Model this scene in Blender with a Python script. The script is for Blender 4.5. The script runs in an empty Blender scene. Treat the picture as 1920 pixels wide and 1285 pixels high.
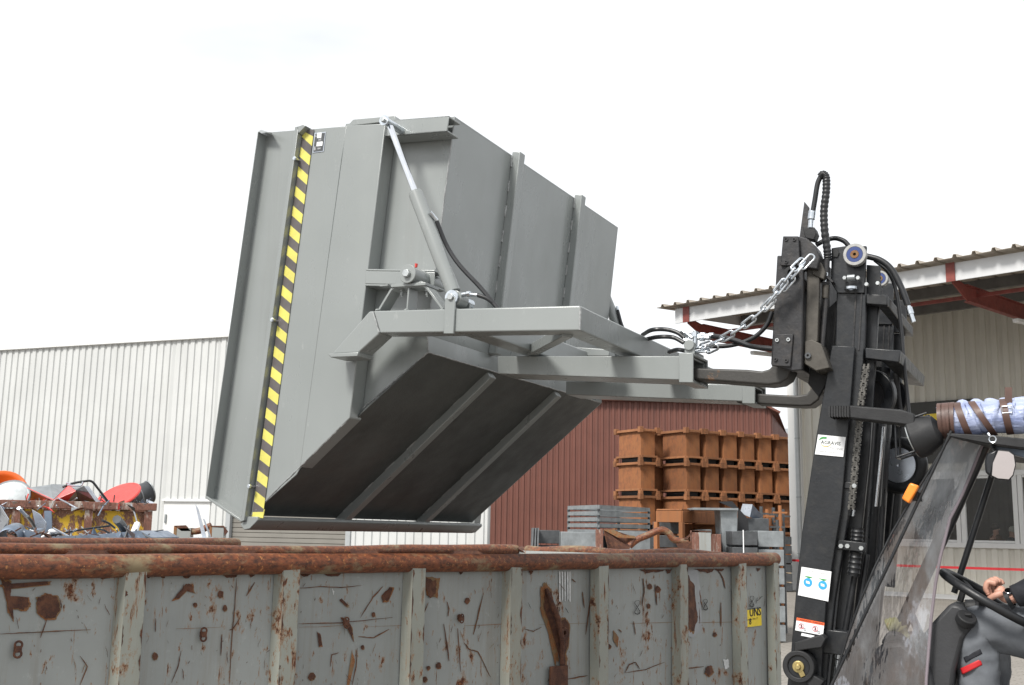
import bpy, bmesh, math, random
import numpy as np
from mathutils import Vector, Matrix
random.seed(7)
R = math.radians
scn = bpy.context.scene
# ---------------------------------------------------------------- camera
CF, CH0, CROLL = 2060.0, 997.0, 0.0185
HC = 1.6
th = math.atan((CH0 - 642.5) / CF)
Fv = Vector((0, math.cos(th), math.sin(th))); U0 = Vector((0, -math.sin(th), math.cos(th))); R0 = Vector((1, 0, 0))
Rv = R0 * math.cos(CROLL) + U0 * math.sin(CROLL); Uv = U0 * math.cos(CROLL) - R0 * math.sin(CROLL)
cd = bpy.data.cameras.new('camera'); cam = bpy.data.objects.new('camera', cd); scn.collection.objects.link(cam)
cd.sensor_width = 36; cd.lens = 36 * CF / 1920; cd.clip_start = 0.05; cd.clip_end = 600
M = Matrix.Identity(4)
for i in range(3):
    M[i][0] = Rv[i]; M[i][1] = Uv[i]; M[i][2] = -Fv[i]
M[2][3] = HC
cam.matrix_world = M
scn.camera = cam
# ---------------------------------------------------------------- world, sun, exposure
SUN_EL, SUN_AZ = R(46), R(218)      # azimuth clockwise from +Y : behind and to the left of the camera
w = bpy.data.worlds.new('World'); scn.world = w; w.use_nodes = True
nt = w.node_tree; nt.nodes.clear()
out = nt.nodes.new('ShaderNodeOutputWorld')
sky = nt.nodes.new('ShaderNodeTexSky'); sky.sky_type = 'NISHITA'; sky.sun_disc = False
sky.sun_elevation = SUN_EL; sky.sun_rotation = SUN_AZ
bg1 = nt.nodes.new('ShaderNodeBackground'); bg1.inputs[1].default_value = 0.10
nt.links.new(sky.outputs[0], bg1.inputs[0])
tc = nt.nodes.new('ShaderNodeTexCoord'); mp = nt.nodes.new('ShaderNodeMapping'); mp.inputs[3].default_value = (1.2, 1.2, 3.2)
nz = nt.nodes.new('ShaderNodeTexNoise'); nz.inputs['Scale'].default_value = 1.6; nz.inputs['Detail'].default_value = 5; nz.inputs['Roughness'].default_value = .55
cr = nt.nodes.new('ShaderNodeValToRGB')
cr.color_ramp.elements[0].position = .26; cr.color_ramp.elements[0].color = (.69, .72, .75, 1)
cr.color_ramp.elements[1].position = .60; cr.color_ramp.elements[1].color = (1, 1, 1, 1)
nt.links.new(tc.outputs['Generated'], mp.inputs[0]); nt.links.new(mp.outputs[0], nz.inputs[0]); nt.links.new(nz.outputs[0], cr.inputs[0])
bg2 = nt.nodes.new('ShaderNodeBackground'); bg2.inputs[1].default_value = 0.80
nt.links.new(cr.outputs[0], bg2.inputs[0])
ms = nt.nodes.new('ShaderNodeMixShader'); ms.inputs[0].default_value = .93
nt.links.new(bg1.outputs[0], ms.inputs[1]); nt.links.new(bg2.outputs[0], ms.inputs[2]); nt.links.new(ms.outputs[0], out.inputs[0])
sl = bpy.data.lights.new('sun', 'SUN'); sl.energy = 2.7; sl.angle = R(14); sl.color = (1, .965, .91)
so = bpy.data.objects.new('sun', sl); scn.collection.objects.link(so)
sd = Vector((math.sin(SUN_AZ) * math.cos(SUN_EL), math.cos(SUN_AZ) * math.cos(SUN_EL), math.sin(SUN_EL)))
so.rotation_euler = sd.to_track_quat('Z', 'Y').to_euler(); so.location = (0, 0, 30)
vs = scn.view_settings; vs.view_transform = 'Standard'; vs.look = 'None'; vs.gamma = 1; vs.exposure = 0.72; vs.use_curve_mapping = False
try: scn.display_settings.display_device = 'sRGB'
except Exception: pass

# ---------------------------------------------------------------- places: a point on the ray of a photo pixel, on a real plane
O = Vector((0, 0, HC))
def ray(x, y): return Fv + Rv * ((x - 960) / CF) - Uv * ((y - 642.5) / CF)
PHI = 1.096
W = Vector((math.cos(PHI), math.sin(PHI), 0)); A = Vector((math.sin(PHI), -math.cos(PHI), 0)); Z = Vector((0, 0, 1))
def onN(x, y, n, p):
    r = ray(x, y); return O + r * ((p - O).dot(n) / r.dot(n))
def onC(x, y, c): r = ray(x, y); return O + r * (c / r.dot(W))
def onA(x, y, a): r = ray(x, y); return O + r * (a / r.dot(A))
def onZ(x, y, z): r = ray(x, y); return O + r * ((z - HC) / r.z)
def onY(x, y, Y): r = ray(x, y); return O + r * (Y / r.y)
def acz(a, c, z): return A * a + W * c + Z * z

# ---------------------------------------------------------------- mesh helpers
COL = scn.collection
ORG = {}
def tag(o, label=None, cat=None, group=None, kind=None):
    if label: o['label'] = label
    if cat: o['category'] = cat
    if group: o['group'] = group
    if kind: o['kind'] = kind
    return o
def thing(name, loc, label, cat, group=None):
    o = bpy.data.objects.new(name, None); COL.objects.link(o); o.location = loc; o.empty_display_size = .1
    ORG[o.name] = Vector(loc); return tag(o, label, cat, group)
def copy_tree(o, parent=None):
    c = o.copy(); COL.objects.link(c)
    if parent: c.parent = parent
    for ch in list(o.children): copy_tree(ch, c)
    return c
def perp(d):
    d = d.normalized(); a = Z if abs(d.z) < .9 else Vector((1, 0, 0))
    u = d.cross(a).normalized(); return u, u.cross(d).normalized()
class MB:
    def __init__(s): s.v = []; s.f = []; s.m = []; s.mi = 0
    def add(s, vs, fs):
        b = len(s.v); s.v += [Vector(v) for v in vs]
        for f in fs: s.f.append([b + i for i in f]); s.m.append(s.mi)
        return s
    def face(s, vs): return s.add(vs, [list(range(len(vs)))])
    def box(s, c, half, ax=None):
        X, Y, Zz = ax or (Vector((1, 0, 0)), Vector((0, 1, 0)), Z)
        c = Vector(c); vs = [c + X * (half[0] * i) + Y * (half[1] * j) + Zz * (half[2] * k) for i in (-1, 1) for j in (-1, 1) for k in (-1, 1)]
        return s.add(vs, [(0, 1, 3, 2), (4, 6, 7, 5), (0, 4, 5, 1), (2, 3, 7, 6), (0, 2, 6, 4), (1, 5, 7, 3)])
    def bar(s, p, q, w_, h_, up=Z, ext=0):
        p = Vector(p); q = Vector(q); d = (q - p); L = d.length; d.normalize()
        side = d.cross(Vector(up)).normalized(); u = side.cross(d).normalized()
        return s.box((p + q) / 2, (L / 2 + ext, w_ / 2, h_ / 2), (d, side, u))
    def prism(s, poly, vec):
        n = len(poly); vec = Vector(vec); a = [Vector(p) for p in poly]; b = [p + vec for p in a]
        s.add(a + b, [list(range(n))] + [list(range(2 * n - 1, n - 1, -1))] + [(i, i + n, (i + 1) % n + n, (i + 1) % n) for i in range(n)])
        return s
    def tube(s, pts, r, n=10, closed=False, caps=True):
        pts = [Vector(p) for p in pts]; m = len(pts); rr = r if isinstance(r, (list, tuple)) else [r] * m
        u = None; rings = []
        for i, p in enumerate(pts):
            if closed: d = pts[(i + 1) % m] - pts[i - 1]
            else: d = pts[min(i + 1, m - 1)] - pts[max(i - 1, 0)]
            if d.length < 1e-9: d = Vector((0, 0, 1))
            d.normalize()
            if u is None: u = perp(d)[0]
            else:
                u = u - d * u.dot(d)
                u = perp(d)[0] if u.length < 1e-6 else u.normalized()
            v_ = d.cross(u)
            rings.append([p + (u * math.cos(2 * math.pi * k / n) + v_ * math.sin(2 * math.pi * k / n)) * rr[i] for k in range(n)])
        fs = []
        for i in range(m if closed else m - 1):
            j = (i + 1) % m
            for k in range(n): fs.append((i * n + k, i * n + (k + 1) % n, j * n + (k + 1) % n, j * n + k))
        if caps and not closed: fs.append(list(range(n - 1, -1, -1))); fs.append([(m - 1) * n + k for k in range(n)])
        return s.add([x for r_ in rings for x in r_], fs)
    def cyl(s, p, q, r, n=20, r2=None): return s.tube([p, q], [r, r if r2 is None else r2], n)
    def ring(s, c, ax, R1, R2, t, n=32):
        """flat washer / tyre like ring with rectangular section, centred at c"""
        ax = Vector(ax).normalized(); u, v_ = perp(ax); c = Vector(c); vs = []
        for k in range(n):
            d = u * math.cos(2 * math.pi * k / n) + v_ * math.sin(2 * math.pi * k / n)
            vs += [c + d * R1 - ax * t / 2, c + d * R2 - ax * t / 2, c + d * R2 + ax * t / 2, c + d * R1 + ax * t / 2]
        fs = []
        for k in range(n):
            j = (k + 1) % n
            for e in range(4): fs.append((k * 4 + e, k * 4 + (e + 1) % 4, j * 4 + (e + 1) % 4, j * 4 + e))
        return s.add(vs, fs)
    def torus(s, c, ax, Rr, r, n=36, m=10):
        ax = Vector(ax).normalized(); u, v_ = perp(ax); c = Vector(c)
        return s.tube([c + (u * math.cos(2 * math.pi * k / n) + v_ * math.sin(2 * math.pi * k / n)) * Rr for k in range(n)], r, m, closed=True)
    def hexnut(s, c, ax, r, t): ax = Vector(ax).normalized(); return s.tube([Vector(c) - ax * t / 2, Vector(c) + ax * t / 2], r, 6)
    def ball(s, c, r, n=12, m=8, sc=(1, 1, 1)):
        c = Vector(c); vs = []; fs = []
        for i in range(m + 1):
            for k in range(n):
                a_ = math.pi * i / m; b_ = 2 * math.pi * k / n
                vs.append(c + Vector((math.sin(a_) * math.cos(b_) * r * sc[0], math.sin(a_) * math.sin(b_) * r * sc[1], math.cos(a_) * r * sc[2])))
        for i in range(m):
            for k in range(n): fs.append((i * n + k, (i + 1) * n + k, (i + 1) * n + (k + 1) % n, i * n + (k + 1) % n))
        return s.add(vs, fs)
    def grid(s, fn, nu, nv):
        vs = [fn(i / nu, j / nv) for i in range(nu + 1) for j in range(nv + 1)]
        return s.add(vs, [(i * (nv + 1) + j, (i + 1) * (nv + 1) + j, (i + 1) * (nv + 1) + j + 1, i * (nv + 1) + j + 1) for i in range(nu) for j in range(nv)])
    def corr(s, o, d, L, z0, z1, nrm, pitch, dep, flat=.55, z1fn=None, z0fn=None):
        """profiled sheet: o start point, d direction, pans proud along nrm by dep"""
        prof = [(0, 0), (pitch * (1 - flat) * .5, 0), (pitch * (1 - flat) * .5 + pitch * .08, dep), (pitch * (1 - flat) * .5 + pitch * flat - pitch * .08, dep), (pitch * (1 - flat) * .5 + pitch * flat, 0)]
        xs = []; k = 0
        while k * pitch < L:
            for a_, b_ in prof:
                x = k * pitch + a_
                if x < L: xs.append((x, b_))
            k += 1
        xs.append((L, 0)); vs = []
        for x, b_ in xs:
            p = Vector(o) + Vector(d) * x + Vector(nrm) * b_
            t0 = z0fn(x) if z0fn else z0; t1 = z1fn(x) if z1fn else z1
            vs += [Vector((p.x, p.y, t0)), Vector((p.x, p.y, t1))]
        return s.add(vs, [(2 * i, 2 * i + 2, 2 * i + 3, 2 * i + 1) for i in range(len(xs) - 1)])
    def build(s, name, mat, parent=None, bevel=0, smooth=35, sub=0, origin=None, seg=2, solid=0):
        if parent is not None: org = ORG[parent.name]
        elif origin is not None: org = Vector(origin)
        else:
            a = np.array([tuple(v) for v in s.v]); org = Vector(((a[:, 0].min() + a[:, 0].max()) / 2, (a[:, 1].min() + a[:, 1].max()) / 2, a[:, 2].min()))
        me = bpy.data.meshes.new(name); me.from_pydata([tuple(v - org) for v in s.v], [], s.f)
        mats = mat if isinstance(mat, (list, tuple)) else [mat]
        for m in mats: me.materials.append(m)
        if len(mats) > 1: me.polygons.foreach_set('material_index', s.m)
        bm = bmesh.new(); bm.from_mesh(me); bmesh.ops.recalc_face_normals(bm, faces=bm.faces); bm.to_mesh(me); bm.free()
        if smooth:
            me.polygons.foreach_set('use_smooth', [True] * len(me.polygons))
            try: me.set_sharp_from_angle(angle=R(smooth))
            except Exception: pass
        me.update()
        o = bpy.data.objects.new(name, me); COL.objects.link(o)
        if parent is not None: o.parent = parent
        else: o.location = org
        ORG[o.name] = org
        if solid: m_ = o.modifiers.new('t', 'SOLIDIFY'); m_.thickness = solid
        if bevel:
            b = o.modifiers.new('b', 'BEVEL'); b.width = bevel; b.segments = seg; b.limit_method = 'ANGLE'; b.angle_limit = R(40); b.harden_normals = False
        if sub: m_ = o.modifiers.new('s', 'SUBSURF'); m_.levels = sub; m_.render_levels = sub
        return o
def smooth_path(pts, n=8):
    """Catmull-Rom through the points"""
    P = [Vector(p) for p in pts]; P = [P[0] * 2 - P[1]] + P + [P[-1] * 2 - P[-2]]; o_ = []
    for i in range(1, len(P) - 2):
        for k in range(n):
            t = k / n; a, b, c, d = P[i - 1], P[i], P[i + 1], P[i + 2]
            o_.append(.5 * ((2 * b) + (c - a) * t + (2 * a - 5 * b + 4 * c - d) * t * t + (3 * b - a - 3 * c + d) * t ** 3))
    o_.append(P[-2]); return o_
def text_mesh(txt, size):
    cu = bpy.data.curves.new('t', 'FONT'); cu.body = txt; cu.size = size; cu.extrude = 0; cu.resolution_u = 2; cu.align_x = 'LEFT'
    ob = bpy.data.objects.new('t', cu); COL.objects.link(ob); bpy.context.view_layer.update()
    me = bpy.data.meshes.new_from_object(ob.evaluated_get(bpy.context.evaluated_depsgraph_get()))
    vs = [v.co.copy() for v in me.vertices]; fs = [list(p.vertices) for p in me.polygons]
    bpy.data.objects.remove(ob); bpy.data.curves.remove(cu); bpy.data.meshes.remove(me)
    return vs, fs
def add_text(mb, txt, o, ux, uy, size, sx=1.0, bold=0):
    vs, fs = text_mesh(txt, size)
    for k in ((0, 1, -1) if bold else (0,)):
        mb.add([Vector(o) + Vector(ux) * (v.x * sx + k * bold) + Vector(uy) * v.y for v in vs], fs)

# ---------------------------------------------------------------- materials
MATS = {}
def nd(t, typ, **kw):
    n = t.nodes.new(typ)
    for k, v in kw.items():
        if k in n.inputs: n.inputs[k].default_value = v
        else: setattr(n, k, v)
    return n
def mk(name):
    m = bpy.data.materials.new(name); m.use_nodes = True; t = m.node_tree; t.nodes.clear()
    o_ = t.nodes.new('ShaderNodeOutputMaterial'); b = t.nodes.new('ShaderNodeBsdfPrincipled'); t.links.new(b.outputs[0], o_.inputs[0])
    MATS[name] = m; return m, t, b
def noise(t, co, scale, detail=4, rough=.55, sc=None):
    n = nd(t, 'ShaderNodeTexNoise'); n.inputs['Scale'].default_value = scale; n.inputs['Detail'].default_value = detail; n.inputs['Roughness'].default_value = rough
    if sc:
        mp_ = t.nodes.new('ShaderNodeMapping'); mp_.inputs[3].default_value = sc; t.links.new(co, mp_.inputs[0]); t.links.new(mp_.outputs[0], n.inputs[0])
    else: t.links.new(co, n.inputs[0])
    return n.outputs[0]
def ramp(t, fac, stops):
    r_ = t.nodes.new('ShaderNodeValToRGB'); e = r_.color_ramp.elements
    while len(e) < len(stops): e.new(.5)
    for i, (p, c) in enumerate(stops):
        e[i].position = p; e[i].color = (c, c, c, 1) if isinstance(c, (int, float)) else (*c, 1)
    t.links.new(fac, r_.inputs[0]); return r_.outputs[0]
def mixc(t, fac, a, b):
    m = t.nodes.new('ShaderNodeMix'); m.data_type = 'RGBA'
    for s_, x in ((0, fac), (6, a), (7, b)):
        if hasattr(x, 'is_linked') or hasattr(x, 'links'): t.links.new(x, m.inputs[s_])
        elif s_ == 0: m.inputs[0].default_value = x
        else: m.inputs[s_].default_value = (*x, 1)
    return m.outputs[2]
def mathn(t, op, a, b=0):
    m = t.nodes.new('ShaderNodeMath'); m.operation = op
    for i, x in enumerate((a, b)):
        if hasattr(x, 'links'): t.links.new(x, m.inputs[i])
        else: m.inputs[i].default_value = x
    return m.outputs[0]
def bump(t, b, h, strength=.2, dist=.01):
    n = t.nodes.new('ShaderNodeBump'); n.inputs['Strength'].default_value = strength; n.inputs['Distance'].default_value = dist
    t.links.new(h, n.inputs['Height']); t.links.new(n.outputs[0], b.inputs['Normal'])
def oc(t): return t.nodes.new('ShaderNodeTexCoord').outputs['Object']
def plain(name, col, rough=.5, metal=0, var=.12, scale=6, bmp=0, bscale=40, spec=.5, dirt=0, dirtcol=(.12, .09, .06), dsc=None):
    m, t, b = mk(name); co = oc(t); n1 = noise(t, co, scale, 5, .6)
    dark = tuple(c * (1 - var) for c in col); lite = tuple(min(1, c * (1 + var)) for c in col)
    c_ = ramp(t, n1, [(.3, dark), (.7, lite)])
    if dirt:
        n2 = noise(t, co, scale * 2.3, 8, .65, dsc); msk = ramp(t, n2, [(.5, 0.0), (.75, dirt)]); c_ = mixc(t, msk, c_, dirtcol)
    t.links.new(c_, b.inputs['Base Color']); b.inputs['Roughness'].default_value = rough; b.inputs['Metallic'].default_value = metal
    b.inputs['Specular IOR Level'].default_value = spec
    rr = ramp(t, noise(t, co, scale * 3, 4), [(.3, max(0, rough - .07)), (.7, min(1, rough + .1))]); t.links.new(rr, b.inputs['Roughness'])
    if bmp: bump(t, b, noise(t, co, bscale, 4), bmp, .004)
    return m
def rusty(name, paint, rustmin=.5, rustmax=.62, rustcol=((.09, .03, .015), (.26, .085, .03)), scale=3, streak=(1, 1, .35), rough=.7, pale=None, fine=0, runs=0):
    """paint with rust breaking through where a noise passes a threshold"""
    m, t, b = mk(name); co = oc(t)
    big = noise(t, co, scale, 9, .68, streak); sm = noise(t, co, scale * 9, 8, .7, streak)
    rc = ramp(t, sm, [(.35, rustcol[0]), (.62, rustcol[1])])
    if pale: rc = mixc(t, ramp(t, noise(t, co, scale * 12, 8, .78), [(.57, 0.), (.64, .8)]), rc, pale)
    pv = ramp(t, noise(t, co, scale * .7, 6, .6), [(.3, tuple(c * .85 for c in paint)), (.7, tuple(min(1, c * 1.12) for c in paint))])
    if runs:
        rn = ramp(t, noise(t, co, 7, 7, .7, (3, 3, .18)), [(.48, 0.), (.72, runs)]); pv = mixc(t, rn, pv, (.13, .085, .05))
        pv = mixc(t, ramp(t, noise(t, co, 30, 6, .75), [(.55, 0.), (.8, runs)]), pv, tuple(min(1, c * 1.5) for c in paint))
    msk = ramp(t, big, [(rustmin, 0.), (rustmax, 1.)])
    if fine:
        v = noise(t, co, fine, 8, .75, (1, 1, .3)); msk = mathn(t, 'MAXIMUM', msk, ramp(t, v, [(.64, 0.), (.70, .9)]))
    t.links.new(mixc(t, msk, pv, rc), b.inputs['Base Color'])
    b.inputs['Roughness'].default_value = rough
    bump(t, b, mathn(t, 'ADD', msk, sm), .35, .003)
    return m
GREY = (.26, .275, .275)
def mat_skip():
    m, t, b = mk('skip_grey_paint'); co = oc(t)
    c_ = ramp(t, noise(t, co, 1.3, 4, .5), [(.3, (.208, .226, .222)), (.7, (.244, .262, .259))])
    c_ = mixc(t, ramp(t, noise(t, co, 9, 8, .7, (1, 1, .25)), [(.60, 0.), (.85, .35)]), c_, (.165, .178, .170))
    c_ = mixc(t, ramp(t, noise(t, co, 26, 9, .8, (1, 1, .4)), [(.61, 0.), (.68, .5)]), c_, (.35, .365, .36))
    c_ = mixc(t, ramp(t, noise(t, co, 4, 8, .7, (2.2, 2.2, .12)), [(.56, 0.), (.78, .30)]), c_, (.15, .15, .135))
    t.links.new(c_, b.inputs['Base Color'])
    t.links.new(ramp(t, noise(t, co, 5, 5, .6, (1, 1, .4)), [(.3, .22), (.7, .40)]), b.inputs['Roughness'])
    b.inputs['Specular IOR Level'].default_value = .85
    bump(t, b, mathn(t, 'ADD', mathn(t, 'MULTIPLY', noise(t, co, 2.0, 2, .4), 2.4), mathn(t, 'MULTIPLY', noise(t, co, 160, 2), .02)), .16, .03)
    return m
SKIP = mat_skip()
WELD = plain('weld_bead', (.30, .31, .31), .4, .2, .3, 60, .6, 90)
CHROME = plain('chrome_rod', (.75, .77, .80), .12, 1, .05)
ZINC = plain('zinc_plated', (.62, .66, .70), .28, 1, .15, 40)
BOLT = plain('bolt_steel', (.5, .52, .52), .35, .9, .2, 50)
RUBBER = plain('black_rubber', (.012, .013, .015), .42, 0, .3, 20)
BLACKP = plain('black_mast_paint', (.012, .0135, .016), .34, 0, .3, 8, .2, 60, dirt=.55, dirtcol=(.035, .034, .032))
BLACKM = plain('black_matt_plastic', (.013, .0135, .015), .62, 0, .3, 8, .2, 200)
CARR = plain('worn_black_steel', (.028, .028, .030), .42, .3, .3, 9, .35, 50, dirt=.5, dirtcol=(.085, .072, .06))
FORK = rusty('fork_steel', (.035, .033, .030), .60, .70, ((.10, .055, .02), (.34, .15, .05)), 9, (1, 1, 1), .5)
DARKIN = plain('dark_inside', (.02, .021, .022), .7)
YELT = plain('hazard_yellow', (.62, .57, .13), .35, 0, .12, 9, dirt=.45, dirtcol=(.40, .36, .14))
GRYT = plain('hazard_dark', (.10, .09, .09), .35, 0, .2, 9, dirt=.4, dirtcol=(.16, .15, .13))
def weathered(name, base, thr, orange=.0):
    """sheet paint: fine scratches, chips with a tan halo round a dark core, faint runs and rubbed spots"""
    m, t, b = mk(name); co = oc(t)
    pv = ramp(t, noise(t, co, 1.7, 5, .6), [(.3, tuple(c * .88 for c in base)), (.7, tuple(c * 1.1 for c in base))])
    pv = mixc(t, ramp(t, noise(t, co, 3.5, 8, .75, (3, 3, .12)), [(.50, 0.), (.75, .45)]), pv, (.17, .13, .085))
    pv = mixc(t, ramp(t, noise(t, co, 22, 8, .8, (1, 1, .8)), [(.58, 0.), (.70, .5)]), pv, tuple(c * 1.45 for c in base))
    chip = noise(t, co, 6.5, 10, .74, (1, 1, .7)); scr = noise(t, co, 10, 9, .78, (2.6, 2.6, .30)); scd = noise(t, co, 13, 9, .72, (2.2, 2.2, .9))
    big = noise(t, co, .9, 3, .5)
    v = mathn(t, 'MAXIMUM', mathn(t, 'MAXIMUM', chip, mathn(t, 'SUBTRACT', scr, .005)), mathn(t, 'SUBTRACT', scd, .012))
    v = mathn(t, 'ADD', v, mathn(t, 'MULTIPLY', mathn(t, 'SUBTRACT', big, .5), .12)); v = mathn(t, 'ADD', v, orange)
    halo = ramp(t, v, [(thr - .035, 0.), (thr, .75)]); core = ramp(t, v, [(thr + .004, 0.), (thr + .022, 1.)])
    rc = ramp(t, noise(t, co, 60, 6, .75), [(.35, (.030, .012, .008)), (.52, (.10, .032, .014)), (.68, (.30, .11, .035))])
    c_ = mixc(t, core, mixc(t, halo, pv, (.25, .125, .05)), rc)
    t.links.new(c_, b.inputs['Base Color']); t.links.new(ramp(t, core, [(0, .42), (1, .85)]), b.inputs['Roughness'])
    bump(t, b, mathn(t, 'SUBTRACT', noise(t, co, 3, 3, .5), mathn(t, 'MULTIPLY', core, .35)), .5, .006)
    return m
CWALL = weathered('container_grey_paint', (.268, .284, .277), .627)
CRIB0 = 0
CRIB = weathered('container_rib_paint', (.262, .272, .24), .604)
RIMR = rusty('rusty_rim_pipe', (.21, .16, .09), .36, .46, ((.040, .015, .009), (.20, .060, .022)), 4.2, (1, 1, 1.8), .6, pale=(.46, .20, .065), runs=.6)
SCAR = rusty('deep_rust', (.13, .052, .026), .36, .56, ((.022, .011, .009), (.085, .028, .014)), 22, (1, 1, 1), .8)
SCARL = rusty('light_rust_stain', (.19, .12, .06), .44, .56, ((.12, .045, .016), (.29, .115, .038)), 20, (1, 1, 1), .8)
WHITEP = plain('white_paint_mark', (.55, .56, .56), .6, 0, .2, 30)
INKB = plain('black_ink', (.012, .012, .014), .5)
WHITE = plain('white_sticker', (.78, .79, .80), .4, 0, .03)
YELS = plain('yellow_sticker', (.78, .58, .02), .4, 0, .08, 20)
YELC = rusty('yellow_container_paint', (.62, .40, .03), .47, .52, ((.10, .04, .025), (.26, .13, .08)), 7, (1, 1, .6), .7, pale=(.55, .52, .48), fine=20)
RUSTW = rusty('rust_pale_flakes', (.40, .36, .32), .36, .46, ((.10, .045, .032), (.22, .10, .07)), 9, (1, 1, .4), .75)
BOXR = rusty('stacking_box_rust', (.26, .095, .026), .42, .62, ((.07, .032, .020), (.26, .085, .026)), 1.1, (1, 1, .6), .85, runs=.45)
BOXR2 = rusty('stacking_box_rim_rust', (.25, .10, .035), .46, .62, ((.10, .04, .02), (.27, .10, .03)), 3, (1, 1, 1), .8)
WHW = plain('white_cladding', (.505, .515, .51), .55, 0, .06, .8, dirt=.35, dirtcol=(.36, .36, .34), dsc=(2.5, 2.5, .25))
WHR = plain('hall_cladding', (.56, .545, .49), .55, 0, .06, .8, dirt=.35, dirtcol=(.33, .29, .23), dsc=(2.5, 2.5, .25))
WHT = plain('white_trim', (.64, .645, .64), .5, 0, .04, 2)
REDW = plain('red_brown_cladding', (.140, .053, .038), .55, 0, .12, .6, dirt=.35, dirtcol=(.10, .05, .04), dsc=(2.5, 2.5, .2))
SHUT = plain('shutter_grey', (.21, .20, .18), .5, .2, .1, 2)
REDS = plain('red_oxide_steel', (.20, .045, .035), .55, 0, .25, 5)
CANW = plain('canopy_fascia', (.55, .56, .57), .5, 0, .05, 2, dirt=.2, dirtcol=(.4, .38, .34))
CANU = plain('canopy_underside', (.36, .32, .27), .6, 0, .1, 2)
CAND = plain('canopy_grey_beam', (.13, .125, .12), .6, 0, .2, 3)
PIPEG = plain('drainpipe_grey', (.38, .40, .41), .4, .3, .06)
STG = plain('galvanised_grey', (.25, .27, .28), .45, .4, .25, 6, .1, 40)
STD = plain('dark_steel_stock', (.075, .08, .085), .5, .3, .35, 7)
SHTW = plain('pale_sheet_metal', (.52, .56, .62), .3, .6, .2, 5)
SHTB = plain('blue_grey_sheet', (.16, .20, .26), .4, .3, .3, 6)
REDL = plain('red_lacquer', (.62, .06, .05), .35, 0, .15, 8)
ORNG = plain('orange_plastic', (.75, .13, .015), .35, 0, .15, 6)
CONC = plain('old_concrete_block', (.34, .27, .19), .85, 0, .2, 6, .4, 40)
AMBER = plain('amber_lens', (.85, .25, .03), .3, 0, .1, 20)

FLOORP = plain('skip_floor_dark', (.068, .074, .072), .42, 0, .3, 3, .3, 120, spec=.35, dirt=.4, dirtcol=(.105, .11, .105))  # floor panel tone, darker than the rest of the skip
PALEG = plain('faded_grey_paint', (.30, .31, .32), .6, 0, .12, 12)

for m_ in (BOXR, BOXR2):     # every box weathers a little differently
    t = m_.node_tree; b = [n for n in t.nodes if n.type == 'BSDF_PRINCIPLED'][0]; l = b.inputs['Base Color'].links[0].from_socket
    oi = t.nodes.new('ShaderNodeObjectInfo'); hs_ = t.nodes.new('ShaderNodeHueSaturation'); mr = t.nodes.new('ShaderNodeMapRange'); mr.inputs[3].default_value = .80; mr.inputs[4].default_value = 1.35
    t.links.new(oi.outputs['Random'], mr.inputs[0]); t.links.new(mr.outputs[0], hs_.inputs['Value']); t.links.new(l, hs_.inputs['Color']); t.links.new(hs_.outputs[0], b.inputs['Base Color'])
    hs_.inputs['Saturation'].default_value = .95
GREYRING = plain('bearing_steel', (.34, .34, .33), .4, .5, .15, 50)
# ================================================================ GROUND
gm, t, b = mk('paving'); co = oc(t)
br = t.nodes.new('ShaderNodeTexBrick'); mpb = t.nodes.new('ShaderNodeMapping'); mpb.inputs[2].default_value = (0, 0, .7)
t.links.new(co, mpb.inputs[0]); t.links.new(mpb.outputs[0], br.inputs[0])
br.inputs['Scale'].default_value = 1.0; br.inputs['Brick Width'].default_value = .2; br.inputs['Row Height'].default_value = .1; br.inputs['Mortar Size'].default_value = .006
br.inputs['Color1'].default_value = (.23, .215, .19, 1); br.inputs['Color2'].default_value = (.27, .25, .225, 1); br.inputs['Mortar'].default_value = (.14, .125, .11, 1)
cc = mixc(t, ramp(t, noise(t, co, .5, 6, .6), [(.4, 0.), (.75, .5)]), br.outputs[0], (.17, .155, .135))
t.links.new(cc, b.inputs['Base Color']); b.inputs['Roughness'].default_value = .9
g = MB(); g.face([(-150, -60, 0), (150, -60, 0), (150, 240, 0), (-150, 240, 0)])
tag(g.build('ground', gm, origin=(0, 0, 0)), kind='structure')

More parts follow.
